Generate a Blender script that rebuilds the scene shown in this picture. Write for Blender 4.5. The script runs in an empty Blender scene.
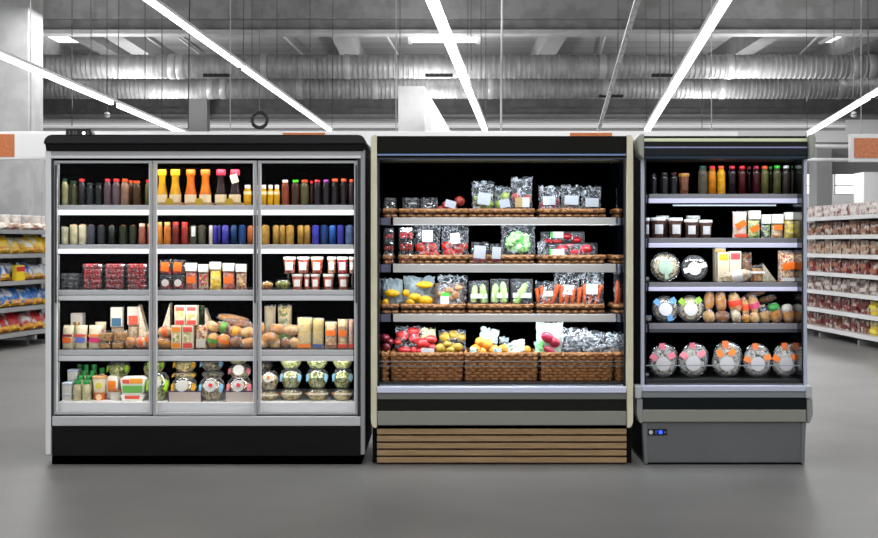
import bpy, math, random
from mathutils import Vector, Matrix
random.seed(7)
R = random.Random(11)
C = bpy.context.scene.collection
sc = bpy.context.scene
F = 1237.0; CY = -7.5; CH = 1.35; HX = 439.0; HY = 242.0
def S(Y): return (Y - CY) / F
def PX(px, Y): return (px - HX) * S(Y)
def PZ(py, Y): return CH - (py - HY) * S(Y)

# ------------------------------------------------------------------ materials
def lin(c):
    return tuple(((v/255)/12.92 if v/255 <= .04045 else ((v/255+.055)/1.055)**2.4) for v in c) + (1,)
MC = {}
def nodes(name):
    m = bpy.data.materials.new(name); m.use_nodes = True
    nt = m.node_tree; nt.nodes.clear()
    out = nt.nodes.new('ShaderNodeOutputMaterial')
    return m, nt, out
def coord(nt, scale=1.0, rnd=True):
    tc = nt.nodes.new('ShaderNodeTexCoord')
    if not rnd: return tc.outputs['Object']
    oi = nt.nodes.new('ShaderNodeObjectInfo')
    mul = nt.nodes.new('ShaderNodeVectorMath'); mul.operation = 'SCALE'; mul.inputs[3].default_value = 37.0
    cx = nt.nodes.new('ShaderNodeCombineXYZ')
    for i in range(3): nt.links.new(oi.outputs['Random'], cx.inputs[i])
    nt.links.new(cx.outputs[0], mul.inputs[0])
    add = nt.nodes.new('ShaderNodeVectorMath'); add.operation = 'ADD'
    nt.links.new(tc.outputs['Object'], add.inputs[0]); nt.links.new(mul.outputs[0], add.inputs[1])
    return add.outputs[0]
def M(c, rough=.5, metal=0, c2=None, c3=None, sc_=30, bump=0, kind='noise', emit=None, spec=.5, lo=.4, hi=.6, stretch=None, coat=0, tr=0):
    key = (tuple(c), rough, metal, c2 and tuple(c2), c3 and tuple(c3), sc_, bump, kind, emit, spec, lo, hi, stretch, coat, tr)
    if key in MC: return MC[key]
    m, nt, out = nodes('material_%d' % len(MC))
    p = nt.nodes.new('ShaderNodeBsdfPrincipled'); nt.links.new(p.outputs[0], out.inputs[0])
    p.inputs['Base Color'].default_value = lin(c); p.inputs['Roughness'].default_value = rough
    p.inputs['Metallic'].default_value = metal; p.inputs['Specular IOR Level'].default_value = spec
    p.inputs['Coat Weight'].default_value = coat
    p.inputs['Transmission Weight'].default_value = tr
    co = None
    if c2 or bump:
        co = coord(nt)
        if stretch:
            mp = nt.nodes.new('ShaderNodeMapping'); mp.inputs['Scale'].default_value = stretch
            nt.links.new(co, mp.inputs[0]); co = mp.outputs[0]
        if kind == 'noise':
            t = nt.nodes.new('ShaderNodeTexNoise'); t.inputs['Scale'].default_value = sc_; t.inputs['Detail'].default_value = 4
            fac = t.outputs['Fac']
        else:
            t = nt.nodes.new('ShaderNodeTexVoronoi'); t.inputs['Scale'].default_value = sc_
            sx = nt.nodes.new('ShaderNodeSeparateXYZ'); nt.links.new(t.outputs['Color'], sx.inputs[0]); fac = sx.outputs[0]
        nt.links.new(co, t.inputs['Vector'])
        if c2:
            r = nt.nodes.new('ShaderNodeValToRGB'); e = r.color_ramp.elements
            e[0].position = lo; e[0].color = lin(c); e[1].position = hi; e[1].color = lin(c2)
            if c3:
                x = e.new((lo+hi)/2); x.color = lin(c3)
            nt.links.new(fac, r.inputs[0]); nt.links.new(r.outputs[0], p.inputs['Base Color'])
        if bump:
            b = nt.nodes.new('ShaderNodeBump'); b.inputs['Strength'].default_value = bump; b.inputs['Distance'].default_value = .01
            nt.links.new(fac, b.inputs['Height']); nt.links.new(b.outputs[0], p.inputs['Normal'])
    if emit:
        p.inputs['Emission Color'].default_value = lin(c); p.inputs['Emission Strength'].default_value = emit
    MC[key] = m
    return m
def glassm(fac=.12, mul=.32, rough=.03, tint=(255, 255, 255), key='g', streak=0, sc_=60, bump=.0, white=0.0):
    k = ('G', mul, fac, rough, tint, streak, sc_, bump, white)
    if k in MC: return MC[k]
    m, nt, out = nodes('clear_%d' % len(MC))
    tr = nt.nodes.new('ShaderNodeBsdfTransparent'); tr.inputs[0].default_value = lin(tint)
    gl = nt.nodes.new('ShaderNodeBsdfPrincipled'); gl.inputs['Base Color'].default_value = lin((225, 232, 240)); gl.inputs['Roughness'].default_value = rough
    gl.inputs['Specular IOR Level'].default_value = 1.0
    gs = nt.nodes.new('ShaderNodeBsdfGlossy'); gs.inputs['Roughness'].default_value = rough
    mix0 = nt.nodes.new('ShaderNodeMixShader'); mix0.inputs[0].default_value = white
    nt.links.new(gs.outputs[0], mix0.inputs[1]); nt.links.new(gl.outputs[0], mix0.inputs[2])
    mix = nt.nodes.new('ShaderNodeMixShader')
    fr = nt.nodes.new('ShaderNodeLayerWeight'); fr.inputs[0].default_value = .25
    mr = nt.nodes.new('ShaderNodeMath'); mr.operation = 'MULTIPLY_ADD'; mr.inputs[1].default_value = mul; mr.inputs[2].default_value = fac
    nt.links.new(fr.outputs['Facing'], mr.inputs[0]); f = mr.outputs[0]
    if streak or bump:
        co = coord(nt); t = nt.nodes.new('ShaderNodeTexNoise'); t.inputs['Scale'].default_value = sc_; t.inputs['Detail'].default_value = 2.5; t.inputs['Distortion'].default_value = .6
        nt.links.new(co, t.inputs['Vector'])
        if streak:  # crinkle highlights painted into the film as thin white lines
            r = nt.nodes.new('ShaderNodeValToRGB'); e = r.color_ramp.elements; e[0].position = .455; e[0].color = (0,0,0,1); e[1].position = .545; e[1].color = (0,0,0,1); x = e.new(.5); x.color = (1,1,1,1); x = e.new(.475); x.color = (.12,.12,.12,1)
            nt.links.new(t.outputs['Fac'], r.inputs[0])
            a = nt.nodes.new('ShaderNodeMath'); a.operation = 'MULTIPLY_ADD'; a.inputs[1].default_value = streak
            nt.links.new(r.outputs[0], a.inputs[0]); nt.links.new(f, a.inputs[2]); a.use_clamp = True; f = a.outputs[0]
        if bump:
            b = nt.nodes.new('ShaderNodeBump'); b.inputs['Strength'].default_value = bump; b.inputs['Distance'].default_value = .02
            nt.links.new(t.outputs['Fac'], b.inputs['Height'])
            for s in (gl, gs): nt.links.new(b.outputs[0], s.inputs['Normal'])
    nt.links.new(f, mix.inputs[0]); nt.links.new(tr.outputs[0], mix.inputs[1]); nt.links.new(mix0.outputs[0], mix.inputs[2])
    nt.links.new(mix.outputs[0], out.inputs[0])
    MC[k] = m
    return m
CLEAR = glassm(.07, rough=.08, white=.35)
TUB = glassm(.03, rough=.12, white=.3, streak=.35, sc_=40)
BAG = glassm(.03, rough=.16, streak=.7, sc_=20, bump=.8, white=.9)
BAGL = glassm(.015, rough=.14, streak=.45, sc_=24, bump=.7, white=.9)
PANE = glassm(.002, .05, rough=.02)

# ------------------------------------------------------------------ mesh builder
class B:
    def __init__(s): s.v = []; s.f = []
    def add(s, vs, fs):
        n = len(s.v); s.v += [tuple(v) for v in vs]; s.f += [tuple(i+n for i in f) for f in fs]; return s
    def box(s, x0, x1, y0, y1, z0, z1):
        vs = [(x, y, z) for z in (z0, z1) for y in (y0, y1) for x in (x0, x1)]
        return s.add(vs, [(0,2,3,1),(4,5,7,6),(0,1,5,4),(2,6,7,3),(0,4,6,2),(1,3,7,5)])
    def lathe(s, prof, n=16, c=(0,0,0), axis='z', sq=0, sy=1.0):
        vs = []
        for r, h in prof:
            for k in range(n):
                a = 2*math.pi*k/n; ca, sa = math.cos(a), math.sin(a)
                rr = r
                if sq: rr = r/((abs(ca)**sq+abs(sa)**sq)**(1/sq))
                x, y, z = rr*ca, rr*sa*sy, h
                if axis == 'y': x, y, z = rr*ca, h, rr*sa
                if axis == 'x': x, y, z = h, rr*ca, rr*sa
                vs.append((c[0]+x, c[1]+y, c[2]+z))
        fs = []
        m = len(prof)
        for i in range(m-1):
            for k in range(n):
                fs.append((i*n+k, i*n+(k+1)%n, (i+1)*n+(k+1)%n, (i+1)*n+k))
        fs.append(tuple(reversed(range(n)))); fs.append(tuple(range((m-1)*n, m*n)))
        return s.add(vs, fs)
    def ball(s, c, r, n=12, m=8, noise=0, rot=None, pw=1.0):
        if not hasattr(r, '__len__'): r = (r, r, r)
        vs = []
        def pt(x, y, z):
            q = 1 + (noise*(R.random()-.5)*2 if noise else 0)
            v = Vector((x*r[0]*q, y*r[1]*q, z*r[2]*q))
            if rot is not None: v = rot @ v
            return (c[0]+v.x, c[1]+v.y, c[2]+v.z)
        vs.append(pt(0, 0, -1))
        for i in range(1, m):
            t = -math.pi/2+math.pi*i/m
            for k in range(n):
                a = 2*math.pi*k/n
                vs.append(pt(math.cos(t)**pw*math.cos(a), math.cos(t)**pw*math.sin(a), math.sin(t)))
        vs.append(pt(0, 0, 1)); L = len(vs)-1
        fs = [(0, 1+(k+1)%n, 1+k) for k in range(n)]
        for i in range(m-2):
            for k in range(n):
                fs.append((1+i*n+k, 1+i*n+(k+1)%n, 1+(i+1)*n+(k+1)%n, 1+(i+1)*n+k))
        fs += [(1+(m-2)*n+k, 1+(m-2)*n+(k+1)%n, L) for k in range(n)]
        return s.add(vs, fs)
    def tube(s, pts, r, n=8, close=False, rr=None):
        pts = [Vector(p) for p in pts]; N = len(pts); vs = []
        for i, p in enumerate(pts):
            a = pts[(i+1) % N] if (close or i < N-1) else p; b = pts[i-1] if (close or i > 0) else p
            t = (a-b).normalized() if (a-b).length > 1e-9 else Vector((0,0,1))
            up = Vector((0,0,1)) if abs(t.z) < .9 else Vector((0,1,0))
            u = t.cross(up).normalized(); w = u.cross(t)
            q = rr[i] if rr else r
            for k in range(n):
                an = 2*math.pi*k/n
                vs.append(p + u*math.cos(an)*q + w*math.sin(an)*q)
        fs = []
        for i in range(N if close else N-1):
            j = (i+1) % N
            for k in range(n): fs.append((i*n+k, j*n+k, j*n+(k+1)%n, i*n+(k+1)%n))
        if not close: fs.append(tuple(range(n))); fs.append(tuple(reversed(range((N-1)*n, N*n))))
        return s.add(vs, fs)
    def prism(s, poly, y0, y1, axis='y'):
        n = len(poly)
        if axis == 'y': vs = [(a, y0, b) for a, b in poly]+[(a, y1, b) for a, b in poly]
        else: vs = [(y0, a, b) for a, b in poly]+[(y1, a, b) for a, b in poly]
        fs = [tuple(range(n)), tuple(reversed(range(n, 2*n)))]+[(i, i+n, (i+1)%n+n, (i+1)%n) for i in range(n)]
        return s.add(vs, fs)
    def pillow(s, w, h, d, nx=8, nz=9, crumple=0, zc=0, x0=0, y0=0, fat=.35, flat=False):
        # closed bag standing on z=zc; fattest low, crimped at the top edge
        vs = []; fs = []
        for side in (-1, 1):
            for j in range(nz+1):
                v = j/nz
                for i in range(nx+1):
                    u = i/nx*2-1
                    th = (1-abs(u)**2.6)**.6 * (min(1, (v+.04)/.12)**.5) * (1 if v < fat else max(0, (1-(v-fat)/(1-fat)))**.75)
                    edge = (i in (0, nx)) or j == nz
                    if edge: th = 0
                    x = u*w/2*(1-.05*math.sin(v*math.pi)); y = side*(th*d/2+.0006)
                    z = zc+v*h
                    if crumple:
                        q = (R.random()-.5)*crumple; q2 = (R.random()-.5)*crumple
                        if not (j == 0): z += q*(1.3 if j == nz else .7)
                        x += q2*.6; y += (R.random()-.5)*crumple*.8 if j else 0
                    vs.append((x0+x, y0+y, z))
        K = (nx+1)*(nz+1)
        def id(sd, i, j): return sd*K+j*(nx+1)+i
        for j in range(nz):
            for i in range(nx):
                fs.append((id(0,i,j), id(0,i+1,j), id(0,i+1,j+1), id(0,i,j+1)))
                fs.append((id(1,i,j), id(1,i,j+1), id(1,i+1,j+1), id(1,i+1,j)))
            fs.append((id(0,0,j), id(0,0,j+1), id(1,0,j+1), id(1,0,j)))
            fs.append((id(0,nx,j), id(1,nx,j), id(1,nx,j+1), id(0,nx,j+1)))
        for i in range(nx):
            fs.append((id(0,i,0), id(1,i,0), id(1,i+1,0), id(0,i+1,0)))
            fs.append((id(0,i,nz), id(0,i+1,nz), id(1,i+1,nz), id(1,i,nz)))
        return s.add(vs, fs)
def mk(b, name, mat, parent=None, loc=(0,0,0), rot=None, bevel=0, smooth=True, ang=35, sub=0):
    me = bpy.data.meshes.new(name); me.from_pydata(b.v, [], b.f); me.update()
    me.materials.append(mat)
    if smooth:
        me.polygons.foreach_set('use_smooth', [True]*len(me.polygons))
        me.set_sharp_from_angle(angle=math.radians(ang))
    o = bpy.data.objects.new(name, me); C.objects.link(o)
    o.location = loc
    if rot: o.rotation_euler = rot
    if parent: o.parent = parent
    if bevel:
        q = o.modifiers.new('bevel', 'BEVEL'); q.width = bevel; q.segments = 2; q.limit_method = 'ANGLE'
    if sub:
        q = o.modifiers.new('sub', 'SUBSURF'); q.levels = sub; q.render_levels = sub
    return o
def bx(name, x0, x1, y0, y1, z0, z1, mat, parent=None, bevel=0):
    return mk(B().box(x0, x1, y0, y1, z0, z1), name, mat, parent, bevel=bevel, ang=30)

ITEMS = []   # (root, desc, cat, row, x)
def reg(o, desc, cat, row, custom=None, group=None):
    o['category'] = cat
    ITEMS.append((o, desc, cat, row, custom, group)); return o
def thing(name, loc, desc, cat, row, custom=None, group=None, rot=None):
    o = bpy.data.objects.new(name, None); C.objects.link(o); o.location = loc; o.empty_display_size = .05
    if rot: o.rotation_euler = rot
    return reg(o, desc, cat, row, custom, group)
def struct(o): o['kind'] = 'structure'; return o
TOP = {}
# ------------------------------------------------------------------ rows: name -> (phrase, surface z, default item depth Y)
ROW = {}
def row(key, phrase, py, Yf, Yi): ROW[key] = (phrase, PZ(py, Yf), Yi)
LF = 'glass-door fridge'; MF = 'basket chiller'; RF = 'canopied chiller'
row('L1', 'top shelf of '+LF, 205, .07, .16); row('L2', 'second shelf of '+LF, 244.5, .07, .16)
row('L3', 'third shelf of '+LF, 290, .07, .16); row('L4', 'fourth shelf of '+LF, 350, .07, .17); row('L5', 'bottom deck of '+LF, 402, .07, .18)
row('M1', 'top shelf of '+MF, 217.5, .2, .33); row('M2', 'second shelf of '+MF, 264, .2, .33)
row('M3', 'third shelf of '+MF, 314, .2, .33); row('M4', 'bottom deck of '+MF, 381.5, .12, .3)
row('R1', 'top shelf of '+RF, 194, .15, .24); row('R2', 'second shelf of '+RF, 238, .15, .24)
row('R3', 'third shelf of '+RF, 282.5, .15, .24); row('R4', 'fourth shelf of '+RF, 323.5, .15, .24); row('R5', 'bottom deck of '+RF, 379, .1, .2)

def place(rw, x0, x1, yt, Y=None, zb=None):
    ph, z, Yd = ROW[rw]
    if Y is None: Y = Yd
    if zb is not None: z = zb
    w = (x1-x0)*S(Y); h = PZ(yt, Y)-z; x = PX((x0+x1)/2, Y)
    return x, Y, z, w, h
def arcpatch(r, z0, z1, a0=-150, a1=-30, n=10):
    b = B(); vs = []
    for z in (z0, z1):
        for k in range(n+1):
            a = math.radians(a0+(a1-a0)*k/n); vs.append((r*math.cos(a), r*math.sin(a), z))
    for z in (z0, z1):
        for k in range(n+1):
            a = math.radians(a0+(a1-a0)*k/n); vs.append(((r-.0008)*math.cos(a), (r-.0008)*math.sin(a), z))
    m = n+1; fs = []
    for k in range(n):
        fs += [(k, k+1, m+k+1, m+k), (2*m+k, 3*m+k, 3*m+k+1, 2*m+k+1), (k, 2*m+k, 2*m+k+1, k+1), (m+k, m+k+1, 3*m+k+1, 3*m+k)]
    fs += [(0, m, 3*m, 2*m), (n, 2*m+n, 3*m+n, m+n)]
    return b.add(vs, fs)
WHITE = M((235, 233, 228), .5); CREAM = M((236, 214, 170), .6); ORANGE = M((240, 110, 20), .5); RED = M((205, 40, 45), .45)
def bottle(rw, x0, x1, yt, col, cap, desc, shape='juice', label=None, Y=None, name='juice_bottle', cat='bottle', tag=None):
    x, Y, z, w, h = place(rw, x0, x1, yt, Y)
    o = thing(name, (x, Y, z), desc, cat, rw)
    r = w/2; col = tuple(int(v*(.72 if max(col) < 150 else .95)) for v in col); lm = M(col, .16, spec=.35, c2=tuple(int(v*.75) for v in col), sc_=25, lo=.3, hi=.7); cm = M(cap, .4)
    if shape == 'juice':
        prof = [(r*.9,0),(r,h*.02),(r,h*.72),(r*.93,h*.79),(r*.66,h*.87),(r*.62,h*.9)]
        cz0, cz1, cr = h*.9, h, r*.72
    elif shape == 'big':
        prof = [(r*.96,0),(r,h*.02),(r,h*.3),(r*.82,h*.42),(r*.62,h*.6),(r*.58,h*.72),(r*.66,h*.84)]
        cz0, cz1, cr = h*.84, h, r*.78
    elif shape == 'can':
        prof = [(r*.92,0),(r,h*.02),(r,h*.93),(r*.9,h*.955)]
        cz0, cz1, cr = h*.955, h, r*.5
    elif shape == 'curvy':
        prof = [(r*.9,0),(r,h*.03),(r,h*.25),(r*.86,h*.42),(r*.95,h*.6),(r*.9,h*.75),(r*.7,h*.86)]
        cz0, cz1, cr = h*.86, h, r*.78
    elif shape == 'small':
        prof = [(r*.95,0),(r,h*.03),(r,h*.52),(r*.93,h*.56),(r*.97,h*.7),(r*.62,h*.82)]
        cz0, cz1, cr = h*.82, h, r*.72
    elif shape == 'milk':
        prof = [(r*.92,0),(r,h*.03),(r,h*.68),(r*.7,h*.82)]
        cz0, cz1, cr = h*.82, h, r*.85
    mk(B().lathe(prof, 16, sq=(5 if shape == 'milk' else 0)), 'bottle_body', lm, o)
    mk(B().lathe([(cr*.95,cz0),(cr,cz0+(cz1-cz0)*.1),(cr,cz1-(cz1-cz0)*.15),(cr*.9,cz1)], 14), 'bottle_cap', cm, o)
    if shape == 'big':
        mk(arcpatch(r*1.012, h*.05, h*.3, -165, -15), 'bottle_label', CREAM, o)
    if shape == 'small':
        mk(arcpatch(r*1.012, h*.53, h*.68, -165, -15), 'bottle_label', M((240,220,170)), o)
    if label: mk(arcpatch(r*1.012, h*.42, h*.92 if shape=='can' else h*.6, -110, -50), 'bottle_label', M(label), o)
    if tag:
        t = mk(B().box(-.022,.022,-.001,.001,-.028,.028), 'paper_tag', CREAM, o, loc=(.0, -r*.85, h*.74), rot=(-.2,-.35,0))
    TOP[o] = z+h
    return o
def jar(rw, x0, x1, yt, col, col2, lid, desc, Y=None, zb=None, label=(235,232,226), name='food_jar'):
    x, Y, z, w, h = place(rw, x0, x1, yt, Y, zb)
    o = thing(name, (x, Y, z), desc, 'jar', rw); r = w/2
    mk(B().lathe([(r*.74,0),(r*.78,h*.03),(r*.93,h*.84)], 16), 'jar_contents', M(col, .25, c2=col2, sc_=60, coat=.4), o)
    mk(B().lathe([(r*.94,h*.84),(r,h*.87),(r,h*.98),(r*.96,h)], 16), 'jar_lid', M(lid, .35), o)
    if label: mk(arcpatch(r*.93, h*.2, h*.66, -125, -55), 'jar_label', M(label, .5), o)
    TOP[o] = z+h; return o
def pouch(rw, x0, x1, yt, col, col2, desc, top=(212,208,198), label=None, lz=.35, lh=.25, lrot=0, d=.05, Y=None, zb=None, kind='voronoi', sc_=70, tf=.68, base=None, name='food_pouch', cat='packet', lean=0, col3=None, stripe=None, clear=True):
    x, Y, z, w, h = place(rw, x0, x1, yt, Y, zb)
    o = thing(name, (x, Y, z), desc, cat, rw, rot=(lean, 0, 0) if lean else None)
    mk(B().pillow(w*.94, h*tf, d*.92, 8, 8, fat=.85), 'packet_contents', M(col, .4, c2=col2, c3=col3, sc_=sc_, kind=kind, bump=.3, lo=.25, hi=.75), o)
    if clear: mk(B().pillow(w, h*.99, d, 8, 9, crumple=.002, fat=.72), 'clear_wrap', BAGL, o)
    if top:
        mk(B().box(-w*.46, w*.46, -d*.5-.001, d*.5*.3, h*tf, h*.985), 'header_card', M(top, .5), o, bevel=.002)
    if label: mk(B().box(-w*.36, w*.36, -.0006, .0006, -h*lh/2, h*lh/2), 'printed_label', M(label, .5), o, loc=(0, -d*.5-.003, h*lz), rot=(0, lrot, 0))
    if base: mk(B().box(-w*.42, w*.42, -d*.5-.004, -d*.5-.002, h*.03, h*.14), 'price_sticker', M(base, .5), o)
    if stripe: mk(B().box(-w*.42, w*.42, -d*.5-.0045, -d*.5-.003, h*.48, h*.58), 'printed_band', M(stripe, .5), o)
    TOP[o] = z+h; return o
def punnet(rw, x0, x1, z, h, col, desc, Y, d=.11, label=None, lid=True, custom=None, name='berry_punnet', dark=None, roundlab=False, n=14, group=None):
    w = (x1-x0)*S(Y); x = PX((x0+x1)/2, Y)
    o = thing(name, (x, Y, z), desc, 'punnet', rw, custom, group)
    mk(B().lathe([(w*.46,0),(w*.5,h*.55),(w*.52,h*.6),(w*.5,h*.66),(w*.48,h*.97)], 20, sq=7, sy=d/w), 'clear_tub', TUB, o)
    b = B(); rr = min(h*.3, w*.13)
    nx = max(3, int(w*.86/(rr*1.7)))
    for lay in range(2 if h > rr*3.2 else 1):
        for i in range(nx):
            for yy in (-d*.33, -d*.08):
                b.ball((-w*.4+(i+.5)*w*.8/nx+R.uniform(-.002,.002), yy+R.uniform(-.003,.003), rr+.002+lay*rr*1.5), rr, 8, 6)
    q = mk(b, 'berries', M(col, .25, c2=dark or tuple(int(v*.45) for v in col), sc_=50, coat=.5), o); q['kind'] = 'stuff'
    if label:
        if roundlab:
            mk(B().lathe([(w*.3,-.0008),(w*.3,.0008)], 16, axis='y'), 'round_label', M(label), o, loc=(0,-d*.5-.003,h*.45))
        else: mk(B().box(-w*.33,w*.33,-.0008,.0008,-h*.3,h*.3), 'printed_label', M(label), o, loc=(-w*.02,-d*.5-.003,h*.5), rot=(0,.08,0))
    TOP[o] = z+h; return o
SAL = {'green': ((150,160,80),(70,90,30),(205,200,140)), 'mix': ((190,170,120),(85,55,30),(215,205,170)), 'brown': ((165,125,75),(95,50,25),(205,180,130)),
       'pale': ((205,190,130),(120,100,50),(185,165,110)), 'dark': ((80,70,48),(35,22,20),(165,155,125)), 'orange': ((235,160,50),(170,80,30),(220,190,90)), 'olive': ((120,130,30),(60,70,15),(170,170,70))}
def salad(rw, x0, x1, yt, yb=None, sal='mix', strips=None, disc=None, desc='', Y=None, zb=None, dot=None, lid=None, name='salad_bowl'):
    x, Y, z, w, h = place(rw, x0, x1, yt, Y, zb if zb is not None else (PZ(yb, Y or ROW[rw][2]) if yb else None))
    o = thing(name, (x, Y, z), desc, 'salad bowl', rw); r = w/2
    c = SAL[sal]
    mk(B().lathe([(r*.55,h*.03),(r*.8,h*.3),(r*.9,h*.52),(r*.78,h*.68),(r*.3,h*.82)], 20), 'salad_filling', M(c[0], .45, c2=c[1], c3=c[2], sc_=85, kind='voronoi', bump=.5, lo=.2, hi=.8), o)
    mk(B().lathe([(r*.6,0),(r*.92,h*.5),(r,h*.54),(r,h*.58),(r*.93,h*.62),(r*.86,h*.8),(r*.62,h*.97),(r*.2,h)], 24), 'clear_bowl', TUB, o)
    if strips:
        for sgn in (-1, 1):
            mk(B().box(-r*.16, r*.16, -.001, .001, -h*.2, h*.2), 'colour_tab', M(strips, .5), o, loc=(sgn*r*.78, -r*.66, h*.55), rot=(-.35, sgn*.5, -sgn*-.8))
    if disc:
        mk(B().lathe([(r*.44,-.001),(r*.44,.001)], 20), 'round_label', M(tuple(int(v*.84) for v in disc), .5), o, loc=(0, -r*.93, h*.66), rot=(math.radians(70),0,0))
    if dot: mk(B().box(-r*.14,r*.14,-.0015,.0015,-r*.12,r*.12), 'small_sticker', M(dot,.5), o, loc=(r*.05,-r*.97,h*.7), rot=(-.38,.3,0))
    if lid:
        mk(arcpatch(r*1.01, h*.5, h*.64, -160, -20), 'lid_band', M(lid,.5), o)
        mk(arcpatch(r*1.02, h*.5, h*.62, -158, -135), 'orange_band_end', M((235,120,50),.5), o)
    TOP[o] = z+h; return o
def platter(rw, x0, x1, yt, yb, sal, desc, tab=None, lab=(196,194,196), Y=None, tabs=2, tilt=.22, phi=.6):
    Y = ROW[rw][2] if Y is None else Y
    z0 = ROW[rw][1]; w = (x1-x0)*S(Y); r = w/2; x = PX((x0+x1)/2, Y)
    h = .045
    o = thing('salad_platter', (x, Y, z0+r*math.cos(tilt)+h*.5*math.sin(tilt)), desc, 'salad platter', rw, rot=(-tilt,0,0))
    c = {'silver': ((150,145,130),(40,34,30),(200,196,188))}.get(sal) or SAL[sal]
    mk(B().lathe([(r*.3,-h*.34),(r*.8,-h*.25),(r*.88,0),(r*.7,h*.4)], 24, axis='y'), 'salad_filling', M(c[0], .4, c2=c[1], c3=c[2], sc_=70, kind='voronoi', bump=.5, lo=.2, hi=.8), o)
    b = B().lathe([(r*.5,-h*.62),(r*.86,-h*.5),(r*.92,-h*.1),(r,-h*.06),(r,h*.02),(r*.9,h*.1),(r*.74,h*.6),(r*.3,h*.62)], 36, axis='y')
    mk(b, 'clear_tray', TUB, o)
    rb = B()   # moulded ribs round the rim
    for k in range(36):
        a = 2*math.pi*k/36
        rb.tube([(r*.72*math.cos(a), -h*.6, r*.72*math.sin(a)), (r*.96*math.cos(a), -h*.12, r*.96*math.sin(a))], .0012, 4)
    mk(rb, 'moulded_ribs', M((170,174,178), .2), o)
    if lab: mk(B().lathe([(r*.5,-.001),(r*.5,.001)], 24, axis='y'), 'round_label', M(lab,.5), o, loc=(-r*.03,-h*.66,-r*.1))
    if tab:
        for k in range(tabs):
            a = (math.pi-phi) if k == 0 else (phi+.2 if k == 1 else -1.2)
            mk(B().box(-r*.26,r*.26,-.001,.001,-r*.2,r*.2), 'colour_tab', M(tab,.5), o, loc=(r*.76*math.cos(a),-h*.56,r*.76*math.sin(a)), rot=(0,-a+.2,0))
    return o
def carton(rw, x0, x1, yt, desc, col=(214,200,172), squares=None, window=(200,180,120), d=.07, Y=None, zb=None, yb=None, name='sandwich_box', cat='sandwich box', rot=0):
    x, Y, z, w, h = place(rw, x0, x1, yt, Y, zb if zb is not None else (PZ(yb, Y or ROW[rw][2]) if yb else None))
    o = thing(name, (x, Y, z), desc, cat, rw, rot=(0,0,rot) if rot else None)
    mk(B().box(-w/2, w/2, -d/2, d/2, 0, h), 'box_body', M(col, .5), o, bevel=.003)
    if window: mk(B().box(-w*.3, w*.3, -d/2-.001, -d/2+.002, h*.28, h*.74), 'filling_window', M(window, .35, c2=(235,225,190), c3=(140,150,60), sc_=60, kind='voronoi', lo=.2, hi=.8), o)
    if squares:
        for zz in ((.8, .12) if len(squares) > 1 else (.8,)):
            c = squares[0] if zz > .5 else squares[1]
            mk(B().box(-w*.4, w*.4, -d/2-.002, -d/2, h*(zz-.07), h*(zz+.13)), 'printed_square', M(c, .5), o)
    TOP[o] = z+h; return o
def triangle(rw, x0, x1, yt, yb, desc, flip=False, Y=None, zb=None):
    x, Y, z, w, h = place(rw, x0, x1, yt, Y, zb if zb is not None else (PZ(yb, Y or ROW[rw][2]) if yb else None))
    o = thing('wedge_sandwich', (x, Y, z), desc, 'sandwich', rw)
    s_ = -1 if flip else 1
    for k, (ya, yb2, mt) in enumerate([(-.035,-.008,M((232,220,190),.6,c2=(210,194,160),sc_=70)),(-.008,.006,M((120,130,60),.5,c2=(200,90,70),sc_=90)),(.006,.035,M((232,220,190),.6,c2=(210,194,160),sc_=70))]):
        q = [(-w/2*s_, 0), (w/2*s_, 0), (w/2*s_, h)]
        if s_ < 0: q = q[::-1]
        mk(B().prism(q, ya, yb2), ['bread_slice','sandwich_filling','bread_slice'][k], mt, o)
    mk(B().prism([(-w/2*s_-.002*s_, -.0), (w/2*s_+.002*s_, -.0), (w/2*s_+.002*s_, h+.003)][::s_], -.037, .037), 'clear_wrap', BAGL, o)
    TOP[o] = z+h; return o
BREAD = dict(gold=((226,160,70),(160,92,34)), pale=((236,196,128),(186,128,66)), dark=((160,100,48),(96,54,24)), white=((222,205,172),(170,135,95)))
def roll(rw, x0, x1, y0, y1, tone, desc, Y=None, band=None, tilt=0, name='bread_roll', wrap=True, zb=None):
    Y = ROW[rw][2] if Y is None else Y
    w = (x1-x0)*S(Y); h = (y1-y0)*S(Y); x = PX((x0+x1)/2, Y); z = (zb+h/2) if zb is not None else PZ((y0+y1)/2, Y)
    c = BREAD[tone]
    if rw == 'R4': h *= 1.12; w *= 1.05
    else: w *= 1.14; h *= 1.04
    if w/h < 1.5 and rw == 'L4': w *= 1.18; h *= .94
    if not tilt: tilt = R.uniform(-.45,.45) if rw == 'L4' else R.uniform(-.4,-.1)
    o = thing(name, (x, Y, z), desc, 'bread', rw, rot=(0, tilt, 0) if tilt else None)
    L, W = (w, h)
    dd = min(W, L, .075)*.5
    mk(B().ball((0,0,0), (L/2*.95, dd, W/2*.95), 16, 10, noise=.07, pw=.75), 'crust', M(c[0], .6, c2=c[1], sc_=30, bump=.2, lo=.35, hi=.7), o)
    if wrap: mk(B().ball((0,0,0), (L/2*1.02, dd*1.12, W/2*1.02), 14, 9, noise=.13, pw=.65), 'clear_wrap', BAGL, o)
    if band:
        if L >= W: mk(B().lathe([(W/2*1.04,-L*.16),(W/2*1.06,0),(W/2*1.04,L*.16)], 16, axis='x', sy=1), 'paper_band', M(band,.5), o).scale = (1, dd*2/W*1.15, 1)
        else: mk(B().lathe([(L/2*1.03,-W*.14),(L/2*1.05,0),(L/2*1.03,W*.14)], 16), 'paper_band', M(band,.5), o).scale = (1, dd*2/L*1.15, 1)
    TOP[o] = z+h/2
    return o
WICK = M((178,124,74), .5, c2=(120,76,40), sc_=45, bump=.3, lo=.35, hi=.7)
WICK2 = M((190,134,78), .5, c2=(134,86,46), sc_=45, bump=.3, lo=.35, hi=.7)
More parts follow.
